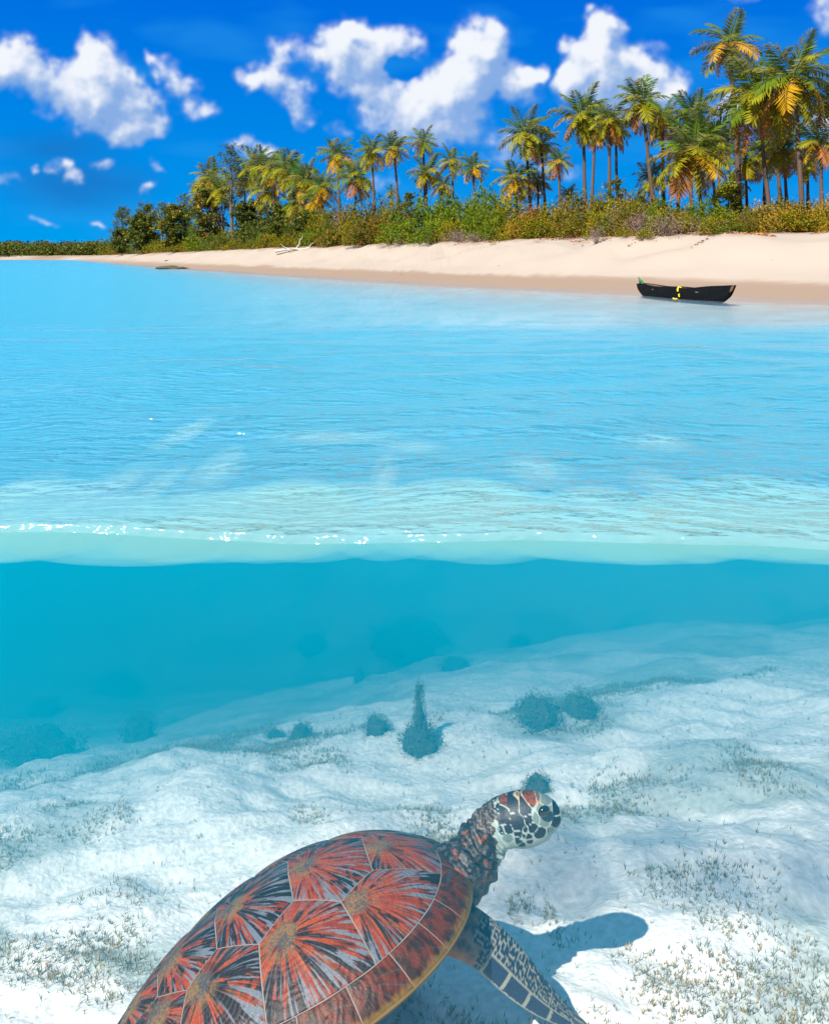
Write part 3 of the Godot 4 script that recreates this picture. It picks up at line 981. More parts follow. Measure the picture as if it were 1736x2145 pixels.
# ---------------------------------------------------------------- boat and things on the beach
func build_boat() -> void:
	var far_end := Vector3(7.80, 0.0, -30.6)
	var near_end := Vector3(9.15, 0.0, -26.0)
	var t := thing("dugout_canoe", "black wooden dugout canoe floating at the edge of the beach", "boat", (far_end + near_end) * 0.5)
	var ax := near_end - far_end
	t.rotation.y = atan2(-ax.z, ax.x)
	var length := ax.length()
	var rows := 41
	var cols := 17
	for pass_ in 2:
		var inner := pass_ == 1
		var p := PackedVector3Array()
		for i in rows:
			var s := i / (rows - 1.0)
			var x := (s - 0.5) * length
			var beam := 0.30 * pow(sin(PI * clampf(s * 0.94 + 0.03, 0.0, 1.0)), 0.55)
			var gun := 0.335 + 0.16 * pow(absf(s - 0.5) * 2.0, 2.2) * (1.0 if s > 0.5 else 0.45) + 0.012 * sin(s * 17.0)
			var keel := -0.16 + 0.30 * pow(absf(s - 0.5) * 2.0, 9.0)
			if inner:
				beam -= 0.028
				keel += 0.04
				gun += 0.002
				x *= 0.975
			for j in cols:
				var a := PI * (j / (cols - 1.0) - 0.5)
				var rake := 0.0
				var u := sin(a)
				var y := keel + (gun - keel) * pow(1.0 - cos(a), 0.9)
				if s > 0.9: rake = (y + 0.1) * 0.55 * (s - 0.9) / 0.1
				if s < 0.06: rake = -(y + 0.1) * 0.3 * (0.06 - s) / 0.06
				p.append(Vector3(x + rake, y, signf(u) * pow(absf(u), 0.75) * maxf(beam, 0.012)))
		obj("hull" if not inner else "inner_hull", grid_mesh(p, rows, cols, not inner), M.hull_paint if not inner else M.inner_wood, t)
	# rim along both edges
	for side in [-1.0, 1.0]:
		var pts := []
		var rad := []
		for i in 21:
			var s := i / 20.0
			var beam := 0.30 * pow(sin(PI * clampf(s * 0.94 + 0.03, 0.0, 1.0)), 0.55)
			var gun := 0.335 + 0.16 * pow(absf(s - 0.5) * 2.0, 2.2) * (1.0 if s > 0.5 else 0.45) + 0.012 * sin(s * 17.0)
			var rake := (gun + 0.1) * 0.55 * (s - 0.9) / 0.1 if s > 0.9 else 0.0
			pts.append(Vector3((s - 0.5) * length + rake, gun + 0.004, side * maxf(beam - 0.014, 0.008)))
			rad.append(0.020)
		obj("gunwale", tube(pts, rad, 6), M.hull_paint, t)
	for x in [-1.2, 0.05, 1.25]:
		var b := BoxMesh.new()
		b.size = Vector3(0.14, 0.03, 0.5)
		var o := obj("thwart", b, M.inner_wood, t)
		o.position = Vector3(x, 0.25, 0)
	# the thin post at the far end with a scrap of green cloth
	obj("stem_post", tube([Vector3(-length * 0.485, 0.1, 0), Vector3(-length * 0.505, 0.42, 0), Vector3(-length * 0.53, 0.62, 0)], [0.04, 0.03, 0.015], 6), M.hull_paint, t)
	var rag := Pile.new()
	for q in [[0.05, 0.53, 0.16], [0.16, 0.50, 0.12], [-0.02, 0.56, 0.1]]:
		rag.leaf(Vector3(-length * 0.52 + q[0], q[1], 0.02), Vector3(-length * 0.52 + q[0] + 0.26, q[1] - 0.06, 0.06), Vector3(0.0, q[2], 0.02) * 0.6, Color.WHITE)
	obj("cloth", rag.mesh(false), M.green_cloth, t)
	# yellow rope tied round the rim and hanging down the side
	obj("rope", tube([Vector3(0.34, 0.36, 0.20), Vector3(0.34, 0.375, 0.285), Vector3(0.35, 0.30, 0.325), Vector3(0.36, 0.24, 0.325)], [0.024, 0.03, 0.03, 0.024], 6), M.yellow_paint, t)
	obj("rope", tube([Vector3(0.42, 0.17, 0.315), Vector3(0.40, 0.12, 0.31), Vector3(0.41, 0.07, 0.30)], [0.025, 0.03, 0.02], 6), M.yellow_paint, t)
	obj("rope", tube([Vector3(0.28, 0.01, 0.285), Vector3(0.16, -0.01, 0.275), Vector3(0.02, 0.01, 0.28)], [0.02, 0.026, 0.02], 6), M.yellow_paint, t)

func lumpy(seed_: int, rows := 14, cols := 21, rough := 0.35) -> ArrayMesh:
	var p := PackedVector3Array()
	for i in rows:
		var a := PI * i / (rows - 1.0)
		for j in cols:
			var b := TAU * (j % (cols - 1)) / (cols - 1.0)
			var d := Vector3(sin(a) * cos(b), cos(a), sin(a) * sin(b))
			p.append(d * (1.0 + rough * noise_a.get_noise_3d(d.x * 60.0 + seed_ * 97.0, d.y * 60.0, d.z * 60.0) + rough * 0.4 * noise_c.get_noise_3d(d.x * 160.0, d.y * 160.0 + seed_ * 31.0, d.z * 160.0)))
	return grid_mesh(p, rows, cols, false, PackedColorArray(), true)

func build_beach_bits() -> void:
	var r := RandomNumberGenerator.new()
	r.seed = 55
	# bleached driftwood
	var at_ := hit_ground(617, 529)
	var t := thing("driftwood", "bleached grey driftwood branches lying on the upper beach", "driftwood", at_)
	for q in [[Vector3(-2.2, 0.15, 0), Vector3(2.6, 0.55, 0.3), 0.16], [Vector3(0.2, 0.3, 0), Vector3(0.9, 2.0, 0.2), 0.09], [Vector3(-0.6, 0.2, 0), Vector3(-1.6, 1.0, 0.3), 0.08], [Vector3(1.2, 0.4, 0), Vector3(2.4, 1.2, -0.3), 0.07], [Vector3(0.6, 0.3, 0.1), Vector3(-1.0, 0.5, 1.0), 0.08], [Vector3(1.5, 0.4, 0), Vector3(3.2, 0.15, 0.8), 0.08]]:
		var pts := []
		var rad := []
		for i in 6:
			var s := i / 5.0
			pts.append(q[0].lerp(q[1], s) + Vector3(r.randfn(), r.randfn(), r.randfn()) * 0.06)
			rad.append(q[2] * (1.0 - 0.75 * s))
		obj("branch", tube(pts, rad, 7, 0.3), M.grey_wood, t)
	# a weedy stone at the water's edge
	var w := hit_water(356, 563)
	var rock := obj("shore_rock", lumpy(3, 14, 21, 0.7), M.weedy_rock)
	rock.position = w + Vector3(0, 0.02, 0)
	rock.scale = Vector3(1.5, 0.30, 1.0)
	tag(rock, "low dark weedy rock at the edge of the water", "rock")
	for q in [[350, 546, 0.26], [1048, 557, 0.09], [842, 575, 0.09], [1512, 560, 0.06], [1225, 566, 0.06], [1620, 545, 0.05]]:
		var s := obj("seaweed_scrap", lumpy(int(q[0])), M.weedy_rock)
		s.position = hit_ground(q[0], q[1])
		s.scale = Vector3(1.7, 0.4, 1.0) * q[2]
		tag(s, "small dark scrap of dried weed lying on bare sand", "seaweed", "scraps on the sand")
	# fallen leaves under the scrub
	var spots := []
	var cols := []
	var tones := [Color(0.22, 0.11, 0.06), Color(0.16, 0.10, 0.08), Color(0.30, 0.13, 0.035), Color(0.13, 0.09, 0.07), Color(0.36, 0.20, 0.09)]
	var tries := 0
	while spots.size() < 30000 and tries < 200000:
		tries += 1
		var px := r.randf_range(380.0, 1760.0)
		var v := veg_spot_fast(px, r.randf_range(-7.0, 2.0))
		if v == Vector3.ZERO: continue
		var d := inland(v.x, v.z)
		var thick := noise_c.get_noise_2d(v.x * 14.0, v.z * 14.0) * 1.6 + (d - 11.5) * 0.22
		if r.randf() > clampf(thick + 0.25, 0.0, 1.0): continue
		v.y = ground(v.x, v.z) + 0.02
		var bs := Basis(Vector3.UP, r.randf() * TAU) * Basis(Vector3.RIGHT, r.randfn() * 0.5)
		spots.append(Transform3D(bs.scaled_local(Vector3.ONE * r.randf_range(0.10, 0.22)), v))
		var tone: Color = tones[r.randi() % tones.size()]
		if px > 1560.0: tone = tone.lerp(Color(0.42, 0.17, 0.03), 0.6)
		cols.append(tone)
	scatter("leaf_litter", spots, cols, "brown fallen leaves and twigs strewn below the scrub", "leaf litter")

var veg_cache := {}
func veg_spot_fast(px: float, back: float) -> Vector3:
	var k := int(px / 8.0)
	if not veg_cache.has(k): veg_cache[k] = veg_spot(px, 0.0)
	var v: Vector3 = veg_cache[k]
	var dir := Vector3((px / 1736.0 - 0.5) * 2.0 * TX, 0, -1.0)
	var z: float = -v.z + back * 1.4
	return dir * z

func scatter(called: String, spots: Array, cols: Array, label: String, category: String, blade: Mesh = null) -> void:
	var pile := Pile.new()
	pile.leaf(Vector3(-0.5, 0, 0), Vector3(0.5, 0.1, 0), Vector3(0, 0.05, 0.22), Color.WHITE)
	var mm := MultiMesh.new()
	mm.transform_format = MultiMesh.TRANSFORM_3D
	mm.use_colors = true
	mm.mesh = blade if blade else pile.mesh()
	mm.instance_count = spots.size()
	for i in spots.size():
		mm.set_instance_transform(i, spots[i])
		mm.set_instance_color(i, cols[i])
	var o := MultiMeshInstance3D.new()
	o.name = called
	o.multimesh = mm
	o.material_override = M.seagrass
	add_child(o)
	tag(o, label, category, "", "stuff")

# ---------------------------------------------------------------- under water
func weed_mesh(seed_: int, blades: int, tall: float, tones: Array) -> ArrayMesh:
	var r := RandomNumberGenerator.new()
	r.seed = seed_
	var pile := Pile.new()
	for i in blades:
		var a := r.randf() * TAU
		var rr := sqrt(r.randf())
		var root := Vector3(cos(a) * rr * 0.7, 0, sin(a) * rr * 0.7)
		var tip := root * 1.4 + Vector3(r.randfn() * 0.12, tall * (1.05 - rr * 0.6) * r.randf_range(0.5, 1.1), r.randfn() * 0.12)
		var mid := root.lerp(tip, 0.5) + Vector3(r.randfn(), 0, r.randfn()) * 0.06
		var side := Vector3(r.randfn(), 0.2, r.randfn()).normalized() * 0.05
		var tone: Color = tones[r.randi() % tones.size()]
		pile.leaf(root, mid + (tip - root) * 0.15, side, tone)
		pile.leaf(mid, tip, side * 0.8, tone)
	return pile.mesh()

func build_reef() -> void:
	var r := RandomNumberGenerator.new()
	r.seed = 91
	var tones := [Color(0.08, 0.11, 0.09), Color(0.06, 0.085, 0.08), Color(0.11, 0.12, 0.08)]
	# px, py of the foot, half width px, height px, label, tall frond
	var list := [
		[878, 1568, 46, 60, "dark weed-grown coral head with a tall single branch", 130],
		[1128, 1512, 56, 62, "fuzzy dark weed clump beside a paler lumpy one", 0],
		[1212, 1500, 44, 56, "paler lumpy weed clump next to the fuzzy dark one", 0],
		[630, 1545, 26, 36, "small round dark coral lump on the sand", 0],
		[575, 1548, 24, 24, "low ragged coral fragment beside the small round lump", 0],
		[790, 1535, 30, 40, "faint weed tuft between the branch coral and the small lump", 0],
		[242, 1450, 58, 40, "broad dome-shaped coral head in the deeper water", 0],
		[75, 1590, 100, 62, "large dark reef mound at the foot of the slope", 0],
		[95, 1500, 40, 40, "small dark coral head behind the large reef mound", 0],
		[290, 1550, 40, 70, "dark weed clump between the dome coral and the sand edge", 0],
		[655, 1358, 40, 28, "distant coral head fading into the blue", 0],
		[860, 1350, 100, 40, "wide distant reef outcrop fading into the blue", 0],
		[955, 1400, 40, 24, "low distant coral lump nearer than the wide outcrop", 0],
		[1090, 1352, 26, 24, "small distant coral lump right of the wide outcrop", 0],
		[752, 1430, 12, 36, "thin distant branch of coral standing alone", 0],
		[1125, 1660, 34, 44, "dark tuft of weed just behind the turtle's head", 0],
	]
	for q in list:
		var p := hit_ground(q[0], q[1])
		var z := -p.z
		var rad: float = q[2] / 1736.0 * 2.0 * TX * z
		var tall: float = q[3] / 2145.0 * 2.0 * ty * z
		var t := thing("coral_head", q[4], "coral", p, r.randf() * TAU, "dark coral heads on the seabed")
		var rock := obj("rock", lumpy(int(q[0]), 16, 25, 0.4), M.reef_rock, t)
		rock.scale = Vector3(rad * 0.72, tall * 0.62, rad * 0.70)
		rock.position.y = tall * 0.1
		var weed := obj("weed", make_foliage(int(q[0]), 90, 26, 0.075, tones, 0.24), M.seagrass, t)
		weed.scale = Vector3(rad, tall, rad)
		weed.position.y = -0.05 * tall
		if q[5] > 0:
			var hh: float = q[5] / 2145.0 * 2.0 * ty * z
			var pts := []
			var rr := []
			for i in 8:
				var s := i / 7.0
				pts.append(Vector3(noise_a.get_noise_1d(i * 30.0) * 0.06, hh * s, noise_b.get_noise_1d(i * 30.0) * 0.06))
				rr.append(rad * 0.20 * (1.0 - 0.6 * s))
			obj("branch", tube(pts, rr, 8, 0.5), M.reef_rock, t)
			var fuzz := obj("weed", make_foliage(77, 60, 26, 0.10, tones, 0.24), M.seagrass, t)
			fuzz.scale = Vector3(rad * 0.36, hh * 1.05, rad * 0.36)
	# thin sea grass on the sand
	var spots := []
	var cols := []
	var gt := [Color(0.18, 0.15, 0.06), Color(0.13, 0.13, 0.07), Color(0.26, 0.16, 0.04), Color(0.15, 0.12, 0.08)]
	var tries := 0
	while spots.size() < 24000 and tries < 300000:
		tries += 1
		var x := r.randf_range(-2.8, 3.0)
		var z := -r.randf_range(2.2, 6.2)
		var d := noise_b.get_noise_2d(x * 26.0, z * 34.0) + noise_c.get_noise_2d(x * 60.0 + 70.0, z * 60.0) * 0.8 + (0.24 if x > 0.35 and z > -3.5 and x < 1.4 else -0.10)
		if r.randf() > clampf(d * 1.6 - 0.05, 0.012, 0.8): continue
		var v := Vector3(x, ground(x, z) - 0.004, z)
		var hgt := r.randf_range(0.012, 0.042)
		var bs := Basis(Vector3.UP, r.randf() * TAU) * Basis(Vector3.RIGHT, r.randfn() * 0.4)
		spots.append(Transform3D(bs.scaled_local(Vector3(1.0, hgt, 1.0)), v))
		cols.append(gt[r.randi() % 4] * r.randf_range(0.7, 1.2))
	var blade := Pile.new()
	blade.leaf(Vector3.ZERO, Vector3(0.006, 1.0, 0.004), Vector3(0.0016, 0, 0), Color.WHITE)
	blade.leaf(Vector3(0.003, 0, 0.002), Vector3(-0.010, 0.8, 0.006), Vector3(0.001, 0, 0.0014), Color.WHITE)
	scatter("seagrass", spots, cols, "sparse short brownish sea grass growing on white sand", "sea grass", blade.mesh())

# ---------------------------------------------------------------- turtle
const SHELL_C := Vector2(0.05, 0.0)
const SHELL_H := 0.257
var shell_r := PackedFloat32Array()

func shell_radius(phi: float) -> float:
	var k := absf(wrapf(phi, -PI, PI)) / PI * 360.0
	var i := mini(int(k), 359)
	return lerpf(shell_r[i], shell_r[i + 1], k - i)

func shell_rho(q: Vector2) -> float:
	var d := q - SHELL_C
	return d.length() / shell_radius(d.angle())

func shell_y(q: Vector2) -> float:
	var rho := minf(shell_rho(q), 1.0)
	return SHELL_H * pow(maxf(0.0, 1.0 - pow(rho, 2.2)), 0.8) + 0.010 * exp(-q.y * q.y / 0.0018) * (1.0 - rho)

func shell_ring(phi: float, rho: float) -> Vector2:
	return SHELL_C + Vector2(cos(phi), sin(phi)) * shell_radius(phi) * rho

func ring_phi(x: float, rho: float) -> float:
	var best := 9.0
	var found := 0.0
	for i in 1441:
		var phi := PI * i / 1440.0
		var e := absf(shell_ring(phi, rho).x - x)
		if e < best:
			best = e
			found = phi
	return found

func arc(a: float, b: float, rho: float, n: int) -> Array:
	var out := []
	for i in n + 1:
		out.append(shell_ring(lerpf(a, b, i / float(n)), rho))
	return out

func mirrored(poly: Array) -> Array:
	var out := []
	for q in poly: out.append(Vector2(q.x, -q.y))
	out.reverse()
	return out

func scute_mesh(poly: Array, gap: float, swell_: float) -> ArrayMesh:
	# rim points, evenly placed
	var rim := []
	for i in poly.size():
		var a: Vector2 = poly[i]
		var b: Vector2 = poly[(i + 1) % poly.size()]
		var n := maxi(1, int(a.distance_to(b) / 0.010))
		for k in n: rim.append(a.lerp(b, k / float(n)))
	var c := Vector2.ZERO
	for q in rim: c += q
	c /= rim.size()
	rim.append(rim[0])
	var steps := [0.0, 0.12, 0.25, 0.4, 0.55, 0.7, 0.82, 0.90, 0.95, 0.98, 0.993, 1.0]
	var rows := steps.size()
	var cols := rim.size()
	var p := PackedVector3Array()
	var uv := PackedVector2Array()
	for i in rows:
		var s: float = steps[i]
		for j in cols:
			var r: Vector2 = rim[j]
			var inset := 1.0 - gap / maxf(r.distance_to(c), 0.02)
			var q: Vector2 = c.lerp(r, s * inset)
			var y := shell_y(q) + 0.0015 + swell_ * (1.0 - pow(s, 5.0)) + 0.5 * swell_ * (1.0 - s * s)
			if i == rows - 1: y = shell_y(q) - 0.002
			p.append(Vector3(q.x, y, q.y))
			uv.append(Vector2((q.x + 0.55) / 1.1, (q.y + 0.5) / 1.0))
	# which way round does the rim run?
	var area := 0.0
	for j in cols - 1: area += rim[j].x * rim[j + 1].y - rim[j + 1].x * rim[j].y
	return grid_mesh(p, rows, cols, area < 0.0, PackedColorArray(), true, uv)

# rings of a body part: [centre, half width, half height up, half height down, up direction]
func loft(ctl: Array, n: int, around: int, paint: Callable, relief: Callable) -> ArrayMesh:
	var m := ctl.size() - 1
	var p := PackedVector3Array()
	var c := PackedColorArray()
	var centre := []
	var rows := n * m + 1
	var vals := []
	for i in rows:
		var k := minf(i / float(n), m - 0.0001)
		var a := int(k)
		var t := k - a
		var p0: Array = ctl[maxi(a - 1, 0)]
		var p1: Array = ctl[a]
		var p2: Array = ctl[a + 1]
		var p3: Array = ctl[mini(a + 2, m)]
		centre.append((p1[0] as Vector3).cubic_interpolate(p2[0], p0[0], p3[0], t))
		vals.append([cubic_interpolate(p1[1], p2[1], p0[1], p3[1], t), cubic_interpolate(p1[2], p2[2], p0[2], p3[2], t), cubic_interpolate(p1[3], p2[3], p0[3], p3[3], t), (p1[4] as Vector3).lerp(p2[4], t)])
	for i in rows:
		var d: Vector3 = (centre[mini(i + 1, rows - 1)] - centre[maxi(i - 1, 0)]).normalized()
		var up: Vector3 = vals[i][3]
		up = (up - d * up.dot(d)).normalized()
		var right := d.cross(up)
		for j in around + 1:
			var a := TAU * (j % around) / around
			var s := i / float(rows - 1)
			var o: Vector3 = right * cos(a) * vals[i][0] + up * sin(a) * (vals[i][1] if sin(a) > 0.0 else vals[i][2])
			var q: Vector3 = centre[i] + o
			q += o.normalized() * relief.call(s, a, q)
			p.append(q)
			c.append(paint.call(s, a, q))
	return grid_mesh(p, rows, around + 1, true, c, true)

# head scales, by their place on the side of the head (photograph units: x, y, size, tone)
var head_cells := []

func head_color(s: float, a: float, q: Vector3) -> Color:
	var z := 2.555
	var px := (q.x / (z * 2.0 * TX) + 0.5) * 1736.0
	var py := (HORIZON + (EYE - q.y) / (z * 2.0 * ty)) * 2145.0
	var fine := noise_a.get_noise_3d(q.x * 14000.0, q.y * 14000.0, q.z * 14000.0)
	var pale := Color(0.19, 0.27, 0.27)
	# neck: dark wrinkled skin
	var edge := 1046.0 + noise_b.get_noise_2d(py * 3.0, 0.0) * 10.0 + maxf(0.0, (py - 1700.0)) * 0.10
	if px < edge - 14.0:
		var k := noise_c.get_noise_3d(q.x * 2600.0, q.y * 2600.0, q.z * 2600.0)
		var col := Color(0.007, 0.006, 0.008).lerp(Color(0.050, 0.052, 0.058), smoothstep(0.05, 0.5, k + fine * 0.5))
		col = col.lerp(Color(0.11, 0.030, 0.010), smoothstep(0.20, 0.42, noise_b.get_noise_3d(q.x * 1500.0 + 40.0, q.y * 1500.0, q.z * 1500.0)))
		# net of small scales at the nape
		if px > 985.0 and py < 1745.0:
			var cell := cells(Vector2(px, py), 7.0)
			col = Color(0.016, 0.015, 0.019) if cell > 1.2 else Color(0.11, 0.085, 0.07)
		return col
	var first := 1e9
	var second := 1e9
	var tone := 0
	for h in head_cells:
		var d: float = Vector2(px - h[0], py - h[1]).length() - h[2]
		if d < first:
			second = first
			first = d
			tone = h[3]
		elif d < second:
			second = d
	var inside := first < 0.6 + fine * 0.8 and second - first > 1.3
	if px < edge: inside = inside and fine > -0.3
	if not inside:
		return pale.lerp(Color(0.26, 0.23, 0.15), clampf(fine + 0.2, 0.0, 0.5)) if py > 1690.0 or first > 4.0 else Color(0.27, 0.21, 0.14)
	var dark := [Color(0.006, 0.009, 0.019), Color(0.13, 0.026, 0.009), Color(0.075, 0.05, 0.05), Color(0.085, 0.12, 0.115), Color(0.012, 0.017, 0.026)]
	var c: Color = dark[tone]
	if tone == 1: c = c.lerp(Color(0.03, 0.014, 0.014), clampf(0.5 - noise_c.get_noise_3d(q.x * 3000.0, q.y * 3000.0, q.z * 3000.0) * 2.0, 0.0, 1.0))
	return c * (1.0 + fine * 0.4)

# distance to the border of jittered cells of that size
func cells(q: Vector2, size: float) -> float:
	var g := q / size
	var b := g.floor()
	var first := 9.0
	var second := 9.0
	for i in range(-1, 2):
		for j in range(-1, 2):
			var k := b + Vector2(i, j)
			var h := sin(k.dot(Vector2(127.1, 311.7))) * 43758.5453
			var h2 := sin(k.dot(Vector2(269.5, 183.3))) * 43758.5453
			var c := k + Vector2(0.5, 0.5) + Vector2(h - floorf(h) - 0.5, h2 - floorf(h2) - 0.5) * 0.7
			var d := g.distance_to(c)
			if d < first:
				second = first
				first = d
			elif d < second: second = d
	return (second - first) * size

func flipper_color(s: float, a: float, q: Vector3) -> Color:
	var fine := noise_a.get_noise_3d(q.x * 14000.0, q.y * 14000.0, q.z * 14000.0)
	var t := cos(a)    # +1 trailing edge, -1 leading edge
	if sin(a) < -0.25: return Color(0.40, 0.39, 0.34) * (1.0 + fine * 0.2)
	var navy := Color(0.010, 0.017, 0.040) * (1.0 + fine * 0.5)
	var pale := Color(0.20, 0.20, 0.16)
	if s < 0.30:
		var k := noise_c.get_noise_3d(q.x * 1500.0, q.y * 1500.0, q.z * 1500.0)
		var col := Color(0.035, 0.035, 0.045).lerp(Color(0.16, 0.11, 0.09), clampf(k * 1.5 + 0.4, 0.0, 1.0))
		col = col.lerp(Color(0.28, 0.10, 0.03), clampf((t - 0.55) * 2.0, 0.0, 0.6))
		var cell := cells(Vector2(s * 620.0, a * 60.0), 13.0)
		if s > 0.2 and t < 0.2 or s > 0.25: return navy if cell > 2.0 else pale.lerp(col, 0.3)
		return col if cell > 0.9 else col.lerp(pale, 0.25)
	if t > 0.16 and s < 0.80:
		# large plates along the trailing edge
		var w := (s - 0.30) / 0.125
		var k: float = w - floorf(w)
		var e := minf(minf(k, 1.0 - k) * 1.6, minf((t - 0.16) * 1.7, (0.97 - t) * 3.2))
		return navy * 1.25 if e > 0.10 + fine * 0.04 else pale
	var size := lerpf(21.0, 10.0, clampf((s - 0.3) / 0.6, 0.0, 1.0))
	if s > 0.8:
		var stripe := sin(a * 9.0 + noise_b.get_noise_1d(s * 2000.0) * 1.5)
		return navy.lerp(Color(0.06, 0.07, 0.09), 0.5) if stripe > -0.35 else pale * 0.8
	var c := cells(Vector2(s * 620.0, -t * 58.0 + sin(a) * 14.0), size)
	return navy if c > size * 0.13 else pale

func none(_s: float, _a: float, _q: Vector3) -> float:
	return 0.0

func neck_relief(s: float, a: float, q: Vector3) -> float:
	var fold := clampf(1.0 - absf(s - 0.27) / 0.22, 0.0, 1.0)
	var k := sin(s * 150.0 + noise_b.get_noise_2d(cos(a) * 40.0, s * 300.0) * 3.5)
	return fold * (k * 0.0055 + noise_c.get_noise_3d(q.x * 1100.0, q.y * 1100.0, q.z * 1100.0) * 0.012)

func head_relief(s: float, a: float, q: Vector3) -> float:
	var out := neck_relief(s, a, q)
	# brow and eye bulge on both sides
	var e := Vector2(s - 0.80, (sin(a) - 0.35) * 0.12)
	var bulge := exp(-(e.x * e.x / 0.0022 + e.y * e.y / 0.0016))
	out += bulge * 0.007 * absf(cos(a))
	# jaw line
	if s > 0.62 and sin(a) < 0.0: out -= 0.004 * exp(-pow((sin(a) + 0.42) / 0.06, 2.0)) * clampf((s - 0.7) * 10.0, 0.0, 1.0)
	return out

var shell_relief: Image

func shell_picture(scutes: Array) -> ImageTexture:
	var w := 900
	var h := 820
	var im := Image.create_empty(w, h, false, Image.FORMAT_RGB8)
	im.fill(Color(0.3, 0.12, 0.05))
	shell_relief = Image.create_empty(w, h, false, Image.FORMAT_L8)
	shell_relief.fill(Color(0.5, 0.5, 0.5))
	var n1 := FastNoiseLite.new()
	n1.frequency = 1.0
	n1.fractal_octaves = 3
	n1.seed = 71
	for s in scutes:
		var poly := PackedVector2Array(s.poly)
		var lo := poly[0]
		var hi := poly[0]
		for q in poly:
			lo = lo.min(q)
			hi = hi.max(q)
		var x0 := maxi(0, int((lo.x + 0.55) / 1.1 * w) - 2)
		var x1 := mini(w - 1, int((hi.x + 0.55) / 1.1 * w) + 2)
		var y0 := maxi(0, int((lo.y + 0.5) * h) - 2)
		var y1 := mini(h - 1, int((hi.y + 0.5) * h) + 2)
		var ar: Vector2 = s.areola
		var dark: float = s.dark
		for py in range(y0, y1 + 1):
			for px in range(x0, x1 + 1):
				var q := Vector2((px + 0.5) / w * 1.1 - 0.55, (py + 0.5) / h - 0.5)
				if not Geometry2D.is_point_in_polygon(q, poly): continue
				var d := q - ar
				var l := d.length()
				var u := d / maxf(l, 0.0001)
				var wob := n1.get_noise_2d(q.x * 14.0, q.y * 14.0)
				var c: Color
				if s.kind == "marginal":
					var k := n1.get_noise_2d(q.x * 30.0 + 9.0, q.y * 30.0)
					c = Color(0.135, 0.020, 0.004).lerp(Color(0.035, 0.010, 0.006), clampf(0.45 + k * 1.7 + dark, 0.0, 1.0))
					var st := n1.get_noise_2d(u.x * 9.0 + 3.0, u.y * 9.0 + l * 3.0)
					c = c.lerp(Color(0.06, 0.07, 0.09), smoothstep(0.26, 0.4, st) * 0.7)
					var rho := shell_rho(q)
					c = c.lerp(Color(0.24, 0.15, 0.025), smoothstep(0.975 + k * 0.02, 0.997, rho) * 0.7)
				else:
					# rays running out from the areola
					var ray := n1.get_noise_3d(u.x * 3.6, u.y * 3.6, l * 4.0 + s.seed) + n1.get_noise_3d(u.x * 1.1 + 20.0, u.y * 1.1, s.seed * 3.0 + wob) * 0.55
					var ray2 := n1.get_noise_3d(u.x * 13.0 + 30.0, u.y * 13.0, l * 9.0 + s.seed)
					var ray3 := n1.get_noise_3d(u.x * 24.0 + 70.0, u.y * 24.0, l * 12.0 + s.seed)
					var glow := exp(-l * 8.0)
					c = Color(0.20, 0.021, 0.003).lerp(Color(0.46, 0.062, 0.005), clampf(glow * 1.2 + wob * 0.9, 0.0, 1.0))
					c = c.lerp(Color(0.040, 0.006, 0.004), clampf(0.12 + wob * 1.2 + ray3 * 1.3 + l * 0.9, 0.0, 0.9))
					var out := clampf((l - 0.025) / 0.20, 0.0, 1.0)
					c = c.lerp(Color(0.005, 0.005, 0.008), smoothstep(0.17 - out * 0.24 - dark, 0.26 - out * 0.24 - dark, ray + ray3 * 0.35) * 0.95)
					c = c.lerp(Color(0.15, 0.18, 0.23), smoothstep(0.18 - out * 0.15, 0.26 - out * 0.15, ray2 + ray3 * 0.25) * clampf(out * 2.0 - 0.15, 0.0, 0.9))
					# warm flecks and the worn pale areola
					c = c.lerp(Color(0.42, 0.13, 0.018), smoothstep(0.26, 0.5, n1.get_noise_3d(u.x * 11.0 + 60.0, u.y * 11.0, l * 5.0)) * clampf(1.0 - l * 6.0, 0.0, 0.7))
					var worn := l * clampf(0.85 + wob * 1.1 + n1.get_noise_2d(q.x * 45.0, q.y * 45.0) * 0.4, 0.75, 2.0)
					if worn < 0.050:
						var grit := n1.get_noise_2d(q.x * 120.0, q.y * 120.0)
						c = c.lerp(Color(0.22, 0.13, 0.045).lerp(Color(0.065, 0.068, 0.075), clampf(0.55 + grit * 1.6 + wob * 1.5, 0.0, 1.0)), smoothstep(0.050, 0.022, worn) * 0.9)
				var fine := n1.get_noise_2d(q.x * 210.0, q.y * 210.0)
				c = c * (0.50 + fine * 0.20)
				c.a = 1.0
				im.set_pixel(px, py, Color(maxf(c.r, 0), maxf(c.g, 0), maxf(c.b, 0)).linear_to_srgb())
				var ridge: float = 0.5 + 0.16 * sin(l * 420.0 + wob * 5.0) + 0.22 * n1.get_noise_3d(u.x * 18.0, u.y * 18.0, l * 10.0) + 0.2 * fine
				shell_relief.set_pixel(px, py, Color(ridge, ridge, ridge))
	return ImageTexture.create_from_image(im)

